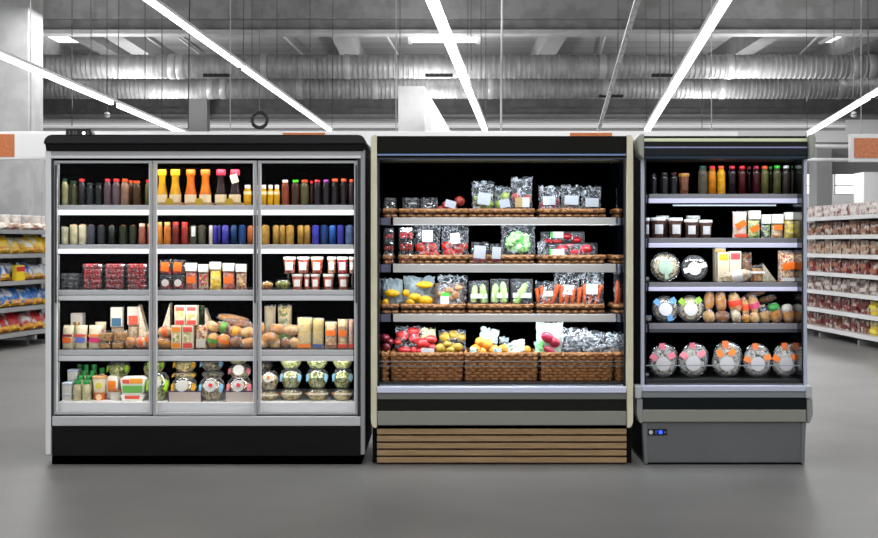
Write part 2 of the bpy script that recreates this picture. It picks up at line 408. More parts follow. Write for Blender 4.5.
def basket(rw, x0, x1, yt, desc, Yc=None, d=.3, yback=None, Yf=None, custom=None):
    z = ROW[rw][1]; Yf = (Yf if Yf is not None else ROW[rw][2]-.1)
    w = (x1-x0)*S(Yf); x = PX((x0+x1)/2, Yf); h = PZ(yt, Yf)-z
    o = thing('wicker_basket', (x, Yf+d/2, z), desc, 'basket', rw, custom)
    def ring(k, z_, inset, amp, r, ph):
        hw, hd = w/2-inset, d/2-inset; pts = []; per = []
        n1 = max(6, int(2*hw/.011)); n2 = max(6, int(2*hd/.022)); c = min(.02, hw*.4)
        for i in range(n1): per.append((-hw+2*hw*i/n1, -hd, 0, -1))
        for i in range(n2): per.append((hw, -hd+2*hd*i/n2, 1, 0))
        for i in range(n1): per.append((hw-2*hw*i/n1, hd, 0, 1))
        for i in range(n2): per.append((-hw, hd-2*hd*i/n2, -1, 0))
        for i, (a, b_, nx_, ny_) in enumerate(per):
            q = amp*math.sin(math.pi*(i/2.4+ph))
            pts.append((a+nx_*q, b_+ny_*q, z_))
        return pts
    rad = .0105; nr = max(2, int(round((h-.014)/(rad*1.7))))
    mk(B().box(-w/2+.014,w/2-.014,-d/2+.014,-d/2+.016,.004,h-.01).box(-w/2+.014,w/2-.014,d/2-.016,d/2-.014,.004,h-.01).box(-w/2+.014,-w/2+.016,-d/2+.016,d/2-.016,.004,h-.01).box(w/2-.016,w/2-.014,-d/2+.016,d/2-.016,.004,h-.01),'basket_lining',M((38,22,12),.9),o)
    wb = B()
    for k in range(nr):
        t = k/max(1, nr-1)
        wb.tube(ring(k, rad+(h-.012-rad)*t, (.004*(1-t)+.011), .0085, rad, k), rad, 6, close=True)
    mk(wb, 'woven_side', WICK, o)
    for i in range(1):
        mk(B().box(-w/2+.018, w/2-.018, -d/2+.018, d/2-.018, .001, .006), 'basket_floor', WICK, o)
    rb = B()
    for ph in (0, 1):
        pts = ring(0, h-.004, .009, .0035, 0, ph)
        pts = [(p[0], p[1], p[2]+(.0035 if (i//2+ph) % 2 else -.003)) for i, p in enumerate(pts)]
        rb.tube(pts, .009, 6, close=True)
    mk(rb, 'braided_rim', WICK2, o)
    return o
def baghood(rw, x0, x1, y0, y1, desc, Y=None, d=.1, name='produce_bag', cat='bag of produce', label=None, lab=None, custom=None, crumple=.018, fruit=None, mat=None, zb=None, lab2=None, stuff=None):
    Y = ROW[rw][2] if Y is None else Y
    w = (x1-x0)*S(Y); h = (y1-y0)*S(Y); x = PX((x0+x1)/2, Y); z = PZ(y1, Y) if zb is None else zb
    o = thing(name, (x, Y, z), desc, cat, rw, custom)
    mk(B().pillow(w, h, d, 11, 12, crumple=crumple, fat=.5), 'clear_film', mat or BAG, o, ang=25)
    if lab:
        lx, lz, lw, lh, lr = lab
        mk(B().box(-w*lw/2, w*lw/2, -.0008, .0008, -h*lh/2, h*lh/2), 'printed_label', M(label or (205,208,212), .5), o, loc=(w*lx, -d/2-.004, h*lz), rot=(0, lr, 0))
        if lab2: mk(B().box(-w*lw/4, w*lw/4, -.001, .001, -h*lh/2, h*lh/2), 'label_stripe', M(lab2, .5), o, loc=(w*(lx-lw/4), -d/2-.0052, h*lz), rot=(0, lr, 0))
    if stuff:
        nm, col, rr, n, top = stuff; b = B()
        for k in range(n):
            b.ball((R.uniform(-.38,.38)*w, R.uniform(-.3,.05)*d, rr+R.random()*max(0, h*top-2*rr)), rr*R.uniform(.85,1.1), 8, 6)
        q = mk(b, nm, M(col, .3, c2=tuple(int(v*.6) for v in col), sc_=30, coat=.4), o); q['kind'] = 'stuff'
    TOP[o] = z+h
    return o
def fruit(rw, name, cat, px, py, rx, rz, col, col2, desc, Y=None, stem=None, rot=0, noise=0, ry=None, lobes=0, rough=.3, coat=.5, rowphrase=None):
    Y = ROW[rw][2] if Y is None else Y
    s = S(Y); rx *= s; rz *= s; ry = ry or min(rx, rz)
    x, z = PX(px, Y), PZ(py, Y); z = max(z, ROW[rw][1]+rz+.002)
    b = B().ball((0,0,0), (rx, ry, rz), 18 if lobes else 14, 10, noise=noise)
    if lobes:
        vs = []
        for v in b.v:
            a = math.atan2(v[2]/rz, v[0]/rx); q = 1-.10*abs(math.sin(a*lobes/2)); vs.append((v[0]*q, v[1]*q, v[2]*q))
        b.v = vs
    m = M(col, rough, c2=col2, sc_=38, coat=coat*.5, lo=.35, hi=.75)
    if stem:
        o = thing(name, (x, Y, z), desc, cat, rw, rot=(0, rot, 0))
        mk(b, 'skin', m, o)
        sb = B()
        if stem == 'star':
            for k in range(5):
                a = k*2*math.pi/5; sb.tube([(0,-ry*.98,rz*.2),(rx*.4*math.cos(a),-ry*.96,rz*.2+rz*.4*math.sin(a))], .0018, 4)
            mk(sb, 'leafy_calyx', M((60,110,40)), o)
        elif stem == 'pepper':
            sb.tube([(0,-ry*.8,rz*.1),(0,-ry*1.15,rz*.2)], .004, 6); mk(sb, 'stalk', M((50,110,45)), o)
        else:
            sb.tube([(0,0,rz*.9),(rz*.08,0,rz*1.2)], .0015, 5); mk(sb, 'stalk', M((90,70,40)), o)
        return o
    o = mk(b, name, m, None, loc=(x, Y, z), rot=(0, rot, 0))
    return reg(o, desc, cat, rw)
# ------------------------------------------------------------------ the three cases
def pb(name, x0, x1, y0, y1, Y, dep, mat, parent=None, bevel=.002):
    return bx(name, PX(x0,Y), PX(x1,Y), Y, Y+dep, PZ(y1,Y), PZ(y0,Y), mat, parent, bevel)
BLACK = M((10,10,10), .5, spec=.1); INK = M((1,1,1), .9, spec=0); SIDE = M((14,14,15), .7, spec=.1)
ALU = M((186,187,188), .45, metal=.0); ALUL = M((232,232,232), .4); ALUD = M((112,113,114), .4); DK = M((30,31,32), .4)
def led(name, x0, x1, Y, z, power, col=(1,1,1), tilt=35, parent=None, hgt=.025):
    l = bpy.data.lights.new(name, 'AREA'); l.shape = 'RECTANGLE'; l.size = x1-x0; l.size_y = hgt; l.energy = power; l.color = col
    o = bpy.data.objects.new(name, l); C.objects.link(o); o.location = ((x0+x1)/2, Y, z); o.rotation_euler = (math.radians(tilt), 0, 0)
    return o
ptable = lambda n: None
# ---- left: glass-door fridge
g = thing('display_fridge', (PX(205,0), 0, 0), 'silver upright display fridge with three glass doors and black base', 'fridge', None)
gp = Matrix.Translation(-Vector(g.location))
def adopt(root):
    inv = Matrix.Translation(-Vector(root.location))
    for ch in root.children:
        ch.location = Vector(ch.location) - Vector(root.location)
for nm, x0, x1 in (('side_panel',45,51),('side_panel',360.5,365)):
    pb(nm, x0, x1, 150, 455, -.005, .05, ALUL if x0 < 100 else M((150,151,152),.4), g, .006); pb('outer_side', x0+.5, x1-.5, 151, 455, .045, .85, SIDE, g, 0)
pb('side_trim', 51, 53, 151, 426, .0, .05, DK, g, 0); pb('side_trim', 357.5, 360.5, 151, 426, .0, .05, DK, g, 0)
# black canopy with rounded ends
def rprof(x0, x1, z0, z1, r, n=6):
    pts = [(x0, z0), (x1, z0)]
    for k in range(n+1):
        a = math.pi/2*k/n; pts.append((x1-r+r*math.cos(a), z1-r+r*math.sin(a)))
    for k in range(n+1):
        a = math.pi/2+math.pi/2*k/n; pts.append((x0+r+r*math.cos(a), z1-r+r*math.sin(a)))
    return pts
X0, X1 = PX(45,0), PX(366,0)
mk(B().prism(rprof(X0, X1, PZ(144,-.03), PZ(135,0), .05), -.03, .9), 'canopy_top', M((14,14,15), .35, spec=.35), g, bevel=.012)
mk(B().prism([(X0+.012,PZ(151,0)),(X1-.012,PZ(151,0)),(X1-.005,PZ(143.5,0)),(X0+.005,PZ(143.5,0))], -.018, .88), 'canopy_skirt', M((10,10,10), .5, spec=.12), g, bevel=.004)
pb('header_rail', 51, 361, 151, 155.3, -.004, .06, M((172,172,172),.4), g); pb('header_rail', 51, 361, 155.3, 158.3, -.002, .06, ALUL, g)
pb('door_track', 53, 358, 158.3, 160.5, .02, .06, INK, g, 0)
pb('sill', 52, 360.5, 416.5, 426, -.006, .08, M((196,196,197),.4), g, .004)
pb('base_panel', 52, 360.5, 426, 456, .0, .85, M((13,13,13),.45,c2=(18,18,18),sc_=3,stretch=(1,1,30),spec=.15), g, .003)
pb('kick_plate', 52, 361, 455.5, 464.7, .012, .8, INK, g, 0)
pb('deck', 52, 360, 402.3, 417, .055, .75, ALUL, g, .003)
pb('door_gap', 53, 358, 414.5, 416.5, .03, .02, INK, g, 0)
bx('back_panel', PX(50,0), PX(361,0), .74, .79, .2, 1.9, INK, g, 0)
bx('roof_panel', PX(52,0), PX(360,0), .06, .76, PZ(160,0), PZ(156,0), INK, g, 0)
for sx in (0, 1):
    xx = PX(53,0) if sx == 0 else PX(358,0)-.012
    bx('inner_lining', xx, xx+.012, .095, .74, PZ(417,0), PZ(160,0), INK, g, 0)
    bx('inner_lining', xx, xx+.012, .05, .095, PZ(417,0), PZ(160,0), M((120,122,124),.5), g, 0)  # grey front strip paints the side wall's reflected glow
for y0, y1, c1 in ((205,215,1),(244.5,253.5,1),(290,300.5,0),(350,361,0)):
    m_ = (y0+y1)/2
    sh = bx('shelf', PX(58.5,.08), PX(353.5,.08), .075, .55, PZ(y0,.07)-.012, PZ(y0,.07), M((60,61,63),.5), g, 0)
    pb('price_rail', 58.3, 353.6, y0, m_-.3, .062, .014, M((196,197,199),.4), g, .002)
    if c1: pb('light_strip', 58.3, 353.6, m_, y1, .058, .018, M((250,252,255),.4,emit=.9), g, .002)
    else: pb('lower_rail', 58.3, 353.6, m_+.3, y1, .058, .018, M((226,227,228),.4), g, .002)
FR = M((178,179,180), .35, metal=.15); FR2 = M((228,228,228), .35)
for i, (a, b_) in enumerate(((53.5,152.4),(153.2,256.6),(257.6,357.8))):
    yy = (.0, -.012, .0)[i]; Yd = .014+yy
    d = bpy.data.objects.new('door', None); C.objects.link(d); d.parent = g
    t, bt = 160.6, (414.6, 415.6, 414.6)[i]
    sw = 2.5
    pb('door_frame', a, a+sw, t, bt, Yd, .028, FR, d); pb('door_frame', b_-sw, b_, t, bt, Yd, .028, FR, d)
    pb('door_frame', a+sw, b_-sw, t, t+2.6, Yd, .028, FR, d); pb('door_frame', a+sw, b_-sw, bt-2.6, bt, Yd, .028, FR, d)
    pb('door_edge', a+sw, a+sw+1, t+2.6, bt-2.6, Yd+.006, .02, FR2, d, 0); pb('door_edge', b_-sw-1, b_-sw, t+2.6, bt-2.6, Yd+.006, .02, FR2, d, 0)
    pb('glass_pane', a+sw, b_-sw, t+2.6, bt-2.6, Yd+.012, .004, PANE, d, 0)
    hx = (a+1.2, b_-2.6, b_-2.6)[i]
    pb('door_handle', hx, hx+1.6, 215 if i == 1 else 165, 303, Yd-.012, .012, M((58,58,60),.4), d, .002)
adopt(g)
L0, L1 = PX(60,.06), PX(352,.06)
for z_, p in ((PZ(162.5,.06), 9), (PZ(216,.06), 5), (PZ(254.5,.06), 7), (PZ(301.5,.06), 7), (PZ(362,.06), 4.6)):
    led('fridge_led_light', L0, L1, .085, z_, p*.5, (1,.99,.97), 30)
# ---- middle: basket chiller
BEIGE = M((226,220,190), .4, c2=(212,206,176), sc_=4)
g = thing('open_display_chiller', (PX(502,0), 0, 0), 'open black chiller with beige end panels and wooden slat base', 'chiller', None)
def endpoly(x0, x1, zb, zt, side, r):
    pts = []
    o_, i_ = (x0, x1) if side < 0 else (x1, x0)
    for k in range(7):
        a = math.pi/2*k/6; pts.append((o_-side*r*(1-math.sin(a)) , zb+r*1.6*(1-math.cos(a))))
    pts = [(i_, zb)]+[(o_-side*(r*(1-math.sin(math.pi/2*k/6))), zb+r*2.0*(1-math.cos(math.pi/2*k/6))) for k in range(7)]
    pts += [(o_-side*(r*(1-math.cos(math.pi/2*k/6)))*.8, zt-r*1.5+r*1.5*math.sin(math.pi/2*k/6)) for k in range(7)]
    pts += [(i_, zt)]
    return pts if side > 0 else pts[::-1]
for side, x0, x1 in ((-1, 371, 377), (1, 626.6, 632.8)):
    mk(B().prism(endpoly(PX(x0,0), PX(x1,0), PZ(427.5,0), PZ(135,0), side, .025), -.02, .85), 'end_panel', BEIGE, g, bevel=.004)
pb('top_fascia', 377, 626.6, 136, 153.8, .0, .1, M((17,17,13),.45,spec=.12), g, .004)
pb('top_panel', 377, 626.6, 136, 140, .1, .74, BLACK, g, 0)
pb('fascia_trim', 377, 626.6, 153.8, 155.6, -.004, .02, M((120,145,190),.3), g, .001)
pb('fascia_lip', 377, 626.6, 155.6, 157.5, .004, .05, BLACK, g, 0)
pb('light_cover', 378, 626, 157.5, 159.3, .02, .03, M((60,75,95),.3), g, .001)
mk(B().prism([(.05,PZ(159,.05)),(.36,PZ(163,.36)),(.36,PZ(158,.36)),(.05,PZ(155,.05))], PX(378,0), PX(625.6,0), axis='x'), 'canopy_underside', M((96,94,76),.5), g)
bx('back_panel', PX(377,0), PX(627,0), .7, .76, .15, 1.95, INK, g, 0)
for sx, x in ((0, PX(377.2,0)), (1, PX(626.4,0)-.012)):
    bx('inner_side', x, x+.012, .03, .72, PZ(388,0), PZ(158,0), M((6,9,16),.15,spec=.5), g, 0)
SH = M((205,203,199), .35)
for y0, y1 in ((217.5,225),(264,272.3),(314,321.8)):
    bx('shelf', PX(393,.2), PX(616,.2), .2, .66, PZ(y0,.2)-.014, PZ(y0,.2), M((40,41,43),.5), g, 0)
    pb('price_rail', 393, 616, y0, y1, .185, .016, SH, g, .003)
    pb('shelf_end', 381, 391, y0+.4, y1, .21, .4, M((96,98,122),.3), g, .002)  # shelf's mirror image in the side walls, built as short solid pieces
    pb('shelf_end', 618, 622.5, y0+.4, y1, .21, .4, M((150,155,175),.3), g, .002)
    pb('rail_cap', 391, 393, y0, y1, .19, .02, INK, g, 0)
bx('bottom_deck', PX(377.5,.05), PX(626,.05), .06, .7, PZ(381.5,.12)-.02, PZ(381.5,.12), M((26,27,28),.4), g, 0)
gb = B()
for k in range(80):
    x = PX(381,.05)+k*(PX(622,.05)-PX(381,.05))/79
    gb.box(x-.004, x+.004, .03, .085, PZ(387,.03), PZ(387,.03)+.012)
mk(gb, 'air_grille', M((130,136,142),.4), g)
wg = B()
for z_ in (PZ(361.5,.1), PZ(366,.1)):
    wg.tube([(PX(380,.1), .1, z_), (PX(623,.1), .1, z_)], .0022, 6)
mk(wg, 'front_rail', M((90,110,115),.25), g)
pb('glass_guard', 380, 623, 362, 384, .102, .005, PANE, g, 0)
pb('front_sill', 377, 626.6, 387, 393, -.01, .07, M((215,220,240),.35), g, .004)
pb('upper_band', 377, 626.6, 393, 399.3, .0, .07, M((112,113,108),.4), g, .002)
pb('dark_band', 377, 626.6, 399.3, 411.3, .006, .07, M((24,26,22),.5,spec=.15), g, .001)
pb('bumper', 377, 626.6, 411.3, 425.5, -.012, .08, M((138,138,128),.4), g, .006)
pb('shadow_gap', 377, 626.6, 425, 429, .02, .06, INK, g, 0)
WOOD = M((168,138,98), .5, c2=(146,118,80), sc_=6, stretch=(1,1,40), bump=.1)
for k in range(5):
    pb('wood_slat', 377, 626.6, 429+k*7.1, 429+k*7.1+5.3, .0, .05, WOOD, g, .002)
pb('plinth', 377.5, 626, 426, 464.6, .03, .75, M((16,14,11),.7), g, 0)
for x0, x1 in ((372.5,376.9),(626.8,631.5)): pb('outer_side', x0, x1, 427, 464, .06, .78, SIDE, g, 0)  # dark boxes added to stand in for shadow beside the plinth
adopt(g)
for z_, p in ((PZ(160,.1), 7), (PZ(226,.2), 3.6), (PZ(273.5,.2), 3.4), (PZ(323,.2), 4.6)):
    led('chiller_led_light', PX(395,.2), PX(614,.2), .17 if z_ < 1.7 else .1, z_, p, (.86,.93,1), 30)
# ---- right: canopied chiller
SILV = M((150,155,150), .35); RAIL = M((185,190,208), .3)
g = thing('open_display_chiller', (PX(724,0), 0, 0), 'narrow grey open chiller with rounded canopy and blue digital display', 'chiller', None)
for side, x0, x1 in ((-1, 636, 643), (1, 807.5, 814)):
    a, c = PX(x0,0), PX(x1,0)
    q = [(a if side < 0 else c, PZ(139,0)), ((a+.012) if side < 0 else (c-.012), PZ(134.8,0)), (c if side < 0 else a, PZ(134.8,0)), (c if side < 0 else a, PZ(160,0)), ((a+.012) if side < 0 else (c-.012), PZ(155,0))]
    if side < 0: q = q[::-1]
    mk(B().prism(q, -.05, .1), 'canopy_end_cap', M((158,162,148),.35), g, bevel=.008)
cols = [(136,138.3,(6,9,9)),(138.3,141.6,(240,248,208)),(141.6,146.6,(6,10,12)),(146.6,148.2,(150,160,195)),(148.2,155.2,(14,20,24)),(155.2,158.8,(40,56,74))]
for i, (y0, y1, c) in enumerate(cols):
    yo = (.03,.008,-.012,-.018,-.016,-.006)[i]
    pb('canopy_band', 643, 807.5, y0, y1, yo, .1, M(c,.4,spec=.25), g, .002)
pb('canopy_top', 643, 807.5, 136.2, 140, .1, .5, BLACK, g, 0)
mk(B().prism([(.08,PZ(158.5,.08)),(.3,PZ(162.5,.3)),(.3,PZ(156,.3)),(.08,PZ(153,.08))], PX(645,0), PX(804,0), axis='x'), 'canopy_underside', M((56,48,40),.5), g)
for x0, x1 in ((641,644.5),(804,807.3)):
    pb('side_panel', x0, x1, 157, 388, .02, .03, RAIL, g, .004); pb('outer_side', x0+.4, x1-.4, 140, 388, .05, .7, SIDE, g, 0)
bx('back_panel', PX(642,0), PX(806,0), .6, .66, .15, 1.9, INK, g, 0)
for x in (PX(644.6,.02), PX(804,.02)-.01): bx('inner_side', x, x+.01, .03, .6, PZ(386,0), PZ(158,0), M((5,7,9),.15,spec=.5), g, 0)
for y0, y1, ye in ((194,203,198.5),(238,247.5,243),(282.5,291,287),(323.5,332.5,329)):
    bx('shelf', PX(649,.15), PX(797,.15), .15, .55, PZ(y0,.15)-.012, PZ(y0,.15), M((40,42,46),.5), g, 0)
    pb('price_rail', 649, 798, y0, ye, .13, .02, M((146,146,152),.35), g, .002)
    pb('light_strip', 649, 798, ye, y1, .128, .022, M((214,216,244),.35,emit=.42) if y0 < 300 else M((70,74,84),.35), g, .002)
    for a, c in ((644.8,647.5),(799.3,803.6)):
        pb('shelf_end', a, c, y0+.6, y1-.3, .15, .4, M((118,122,140),.35), g, .001)
pb('tube_reflection', 673, 776, 204.6, 206, .4, .012, M((200,215,225),.3,emit=.5), g, 0)  # reflection of an LED tube, built as a glowing bar
bx('bottom_deck', PX(645,.04), PX(803.6,.04), .05, .6, PZ(379,.1)-.02, PZ(379,.1), M((22,23,25),.4), g, 0)
gb = B()
for k in range(64):
    x = PX(648,.05)+k*(PX(801,.05)-PX(648,.05))/63
    gb.box(x-.0035, x+.0035, .02, .08, PZ(386,.02), PZ(386,.02)+.014)
mk(gb, 'air_grille', M((95,100,105),.4), g)
wg = B(); wg.tube([(PX(646,.06), .06, PZ(365.5,.06)), (PX(802,.06), .06, PZ(365.5,.06))], .003, 6)
mk(wg, 'guard_rail', M((150,160,165),.25), g)
pb('glass_guard', 646, 802, 366, 384, .06, .004, PANE, g, 0)
pb('front_sill', 642, 806, 386, 391.6, -.03, .1, M((196,199,218),.35), g, .005)
pb('upper_band', 642, 806, 391.6, 397.6, -.02, .1, M((130,134,136),.4), g, .002)
pb('dark_band', 641, 806.5, 397.6, 409.8, -.012, .1, M((14,20,22),.5,spec=.15), g, .001)
pb('bumper', 641, 806.5, 409.8, 422.3, -.022, .1, M((138,139,128),.35), g, .006)
for x0, x1 in ((635.5,642),(806,812.5)):
    pb('sill_end_cap', x0, x1, 386, 398.5, -.035, .12, M((180,184,186),.35), g, .006)
    a, c = PX(x0,0), PX(x1,0); L = x0 < 700
    q = [(a+.006, PZ(398.5,0)), (c, PZ(398.5,0)), (c, PZ(422.5,0)), (a+(.022 if L else .0), PZ(422.5,0)), (a+.004, PZ(414,0))] if L else [(a, PZ(398.5,0)), (c-.006, PZ(398.5,0)), (c-.004, PZ(414,0)), (c-.022, PZ(422.5,0)), (a, PZ(422.5,0))]
    mk(B().prism(q[::-1], -.024, .1), 'bumper_end_cap', M((140,142,140),.35), g, bevel=.004)
BODY = M((100,102,102), .45, c2=(94,96,96), sc_=2)
mk(B().prism([(PX(642,0),PZ(422,0)),(PX(644.5,0),0.012),(PX(803.5,0),0.012),(PX(806.5,0),PZ(422,0))], .0, .04), 'lower_body', BODY, g, bevel=.004)
pb('outer_side', 645, 803, 388, 463, .04, .68, SIDE, g, 0)
for s_ in (0, 1):
    xa = (642.3, 801.2)[s_]
    mk(B().prism([(PX(xa,-.0),PZ(422.5,0)),(PX(xa+(2.2 if s_==0 else 0),0),0.006),(PX(xa+(5.4 if s_ == 0 else 3.2),0),0.006),(PX(xa+4.6,0),PZ(422.5,0))], -.006, .05), 'corner_trim', M((108,110,110),.4), g, bevel=.002)
pb('foot_rail', 645, 803.5, 462.5, 464.7, .01, .65, BLACK, g, 0)
cp = pb('control_panel', 648, 667, 429, 435.3, -.006, .006, M((8,8,10),.3), g, .001)
adopt(g)
def on_panel(name, x0, x1, y0, y1, mat):
    o = bx(name, PX(x0,-.008), PX(x1,-.008), -.0085, -.0055, PZ(y1,-.008), PZ(y0,-.008), mat, cp, 0); return o
kn = mk(B().lathe([(.011,-.014),(.013,-.007)], 16, c=(PX(650.6,0),0,PZ(432.1,0)), axis='y'), 'power_button', M((205,205,205),.4), cp)
on_panel('display_digit', 659, 662.2, 430.6, 433.8, M((40,70,255),.4,emit=3))
on_panel('display_mark', 655.6, 656.4, 430.6, 433.8, M((60,80,170),.4,emit=.6)); on_panel('display_mark', 664.2, 664.8, 431, 433.4, M((70,80,110),.4,emit=.6))
on_panel('display_mark', 656.4, 658, 430.8, 431.4, M((60,80,170),.4,emit=.6)); on_panel('display_mark', 664.8, 666, 432, 432.6, M((90,95,110),.4,emit=.6))
for z_, p in ((PZ(160,.1), 1.5), (PZ(204,.13), 2), (PZ(248.5,.13), 1.5), (PZ(292,.13), .9), (PZ(333.5,.13), 1.5)):
    led('chiller_led_light', PX(650,.13), PX(797,.13), .125 if z_ < 1.7 else .1, z_, p, (.9,.95,1), 30)
# small black device on the fridge top
t = thing('control_box', (PX(80.5,.2), .2, PZ(135.0,0)), 'small black control box with a white light on the fridge top', 'device', None)
zt = PZ(129.3,.2)-PZ(135.0,0)
mk(B().prism([(-.083,0),(.083,0),(.083,zt*.45),(.068,zt),(-.083,zt)], -.03, .03), 'casing', M((10,10,10),.4), t, bevel=.002)
mk(B().lathe([(.01,-.034),(.011,-.029)], 12, c=(.029,0,zt*.5), axis='y'), 'indicator_light', M((255,255,255),.4,emit=1.5), t)
for q in (-.06,-.035,-.018,.055): mk(B().box(q-.005,q+.005,-.032,-.029,zt*.3,zt*.75), 'switch', M((95,95,95),.5), t)

# ------------------------------------------------------------------ goods, left fridge
gcap, rcap, ocap, dcap, wcap = (30,60,45), (225,25,30), (245,85,25), (20,38,32), (235,232,225)
for x0,x1,yt,c,cap,ds in [(60.3,68.6,179,(176,172,120),(30,62,52),'pale green juice bottle with dark cap'),(69.3,77.6,181,(98,102,60),gcap,'olive juice bottle with dark green cap'),
    (78.3,85.5,179,(72,66,72),rcap,'dusky grey juice bottle with red cap'),(86,93.9,183,(44,52,56),(30,55,48),'slate grey juice bottle with dark cap'),(94.8,102.8,183,(20,28,30),(16,22,22),'almost black juice bottle'),
    (103.9,111.5,179,(122,96,104),rcap,'mauve juice bottle with red cap'),(112.5,120.4,179,(126,102,110),rcap,'mauve juice bottle with red cap'),(121,129,179,(150,112,92),ocap,'light brown juice bottle with orange cap'),
    (132.7,141,181,(92,58,18),ocap,'amber brown juice bottle with orange cap'),(145.2,152,180,(140,132,82),rcap,'khaki juice bottle with red cap')]:
    bottle('L1', x0, x1, yt, c, cap, ds)
bottle('L1', 128, 134, 180.5, (84,44,18), ocap, 'dark brown bottle behind the others with orange cap', Y=.24)
Yl=(255,205,10); Ol=(238,112,12); Pl=(222,50,75)
for x0,x1,c,cap,ds in [(156.6,167.6,(235,168,5),Yl,'large yellow juice bottle with cream label'),(169.5,181.3,(235,172,5),Yl,'large yellow juice bottle with cream label'),(184.8,196.8,(232,112,5),Ol,'large orange juice bottle with cream label'),
    (199.4,211.5,(235,120,5),Ol,'large orange juice bottle with cream label'),(215,227,(52,10,18),Pl,'large dark cherry juice bottle with pink cap'),(229,241.2,(48,10,18),Pl,'large cherry juice bottle with hanging paper tag')]:
    bottle('L1', x0, x1, 169.6, c, cap, ds, 'big', tag='tag' in ds, name='large_juice_bottle')
for cx in (169.2,199,229.4):
    x, z = PX(cx,.1), ROW['L1'][1]
    t = thing('display_tray', (x,.155,z), 'shallow cream card tray with round yellow sticker', 'tray', 'L1')
    mk(B().box(-.081,.081,-.052,-.05,0,.017).box(-.081,-.079,-.05,.05,0,.015).box(.079,.081,-.05,.05,0,.015), 'tray_edge', M((186,150,100)), t)
    mk(B().lathe([(.024,-.056),(.024,-.053)],20,c=(0,0,.02),axis='y'), 'round_sticker', M((205,165,10)), t)
for x0,x1 in ((243.6,251.6),(252.8,259.2),(260.6,266.9),(267.6,273.6),(274,279.9)):
    bottle('L1', x0, x1, 185, (240,180,10), wcap, 'small yellow smoothie bottle with white cap', 'small', name='smoothie_bottle')
for x0,x1,yt,c,cap,ds in [(281.5,289,180,(150,66,36),wcap,'rust brown juice bottle with white cap'),(291.3,299.7,180,(84,52,26),(80,225,30),'brown juice bottle with bright green cap'),(300.5,308.8,180,(118,110,62),ocap,'olive juice bottle with orange cap'),
    (310,313.2,181,(70,16,16),rcap,'dark red bottle mostly hidden by its neighbour'),(313.6,321.2,180,(30,16,22),(225,40,60),'blackish juice bottle with pinkish red cap'),(322.4,330,180,(28,20,30),(150,60,160),'blackish juice bottle with purple cap'),
    (331,338.8,179,(26,16,18),ocap,'blackish juice bottle with orange cap'),(340,347.7,179,(44,30,30),ocap,'dark brown juice bottle with orange cap'),(348.5,354.5,179.5,(96,76,80),ocap,'dusky mauve bottle at the right wall with orange cap')]:
    bottle('L1', x0, x1, yt, c, cap, ds)
# row 2
bc=(120,62,40)
def can(x0,x1,yt,c,cap,ds,**k): bottle('L2',x0,x1,yt,c,cap,ds,'can',**k)
for x0,x1,yt,c,cap,ds in [(58.6,68.6,226,(206,202,170),(70,50,40),'wide cream carton bottle at the left wall'),(69.8,77.8,224,(214,208,166),(178,84,40),'cream bottle with brown cap'),(78.8,86.6,224,(216,210,176),(195,95,40),'cream bottle with brown cap'),
    (87.1,95,224.5,(88,94,106),(110,70,60),'blue grey bottle with brown cap'),(97.5,105.3,225,(54,56,62),bc,'charcoal bottle with brown cap'),(108.8,115.3,225,(40,50,42),bc,'dark green bottle with brown cap'),
    (119.2,127.6,225,(48,54,28),bc,'deep green bottle with brown cap'),(129.3,136.4,225,(50,62,32),bc,'moss green bottle with brown cap')]: can(x0,x1,yt,c,cap,ds)
bottle('L2',138.4,145.6,223.5,(160,92,72),(190,170,150),'curvy pinkish bottle with pale cap','curvy')
bottle('L2',146.8,152.3,224,(150,50,28),(185,140,70),'curvy red amber bottle beside the first door post','curvy')
for x0,x1,c,cap,ds in [(157,162.9,(214,138,52),(190,160,80),'curvy amber bottle beside the second door frame'),(163.7,171.2,(218,126,40),(190,160,80),'curvy orange bottle with tan cap'),(172,179.6,(146,34,22),(200,30,25),'curvy red bottle with red cap'),(181,188.8,(156,42,30),(215,35,25),'curvy red bottle with red cap')]:
    bottle('L2',x0,x1,222,c,cap,ds,'curvy')
for x0,x1,yt,c,ds,lb in [(189.6,197.3,225,(84,84,66),'dark olive can with white label',(205,208,200)),(198,205.6,225,(100,96,76),'olive grey can without label',None),(209,212.8,225,(222,218,200),'narrow cream can',None),
    (212.9,217,225,(50,48,150),'dark indigo can',None),(217.3,220.9,225,(48,42,130),'dark indigo can',None),(222,228.9,225,(62,60,170),'indigo can with bright edge',None),(230.7,237.2,225,(18,66,130),'blue can',None),(238.6,246,225,(20,70,140),'blue can',None),
    (247.4,253.6,225.5,(176,92,30),'orange brown can',None),(256.6,260.6,225.5,(180,110,36),'orange brown can',None),(261.2,269.6,225,(176,134,58),'tan gold can',None),(272.8,279.2,225,(172,130,52),'tan gold can',None),(279.4,285.6,225,(170,128,52),'tan gold can',None),
    (286,294.1,225,(178,136,58),'tan gold can',None),(297.5,303.8,225,(176,134,54),'tan gold can',None),(304,310.3,225,(168,124,48),'tan gold can',None),(311.9,319.2,225,(54,54,165),'indigo can near the right wall',None),(320.5,328.2,225,(22,72,145),'blue can near the right wall',None),
    (329,335.8,225,(26,78,155),'blue can near the right wall',None),(337,344.1,225,(56,56,165),'indigo can near the right wall',None),(345.4,353.8,225,(96,120,170),'light blue can at the right wall',None)]:
    bottle('L2',x0,x1,yt,c,tuple(int(v*.8) for v in c),ds,'can',label=lb,name='drink_can',cat='can')
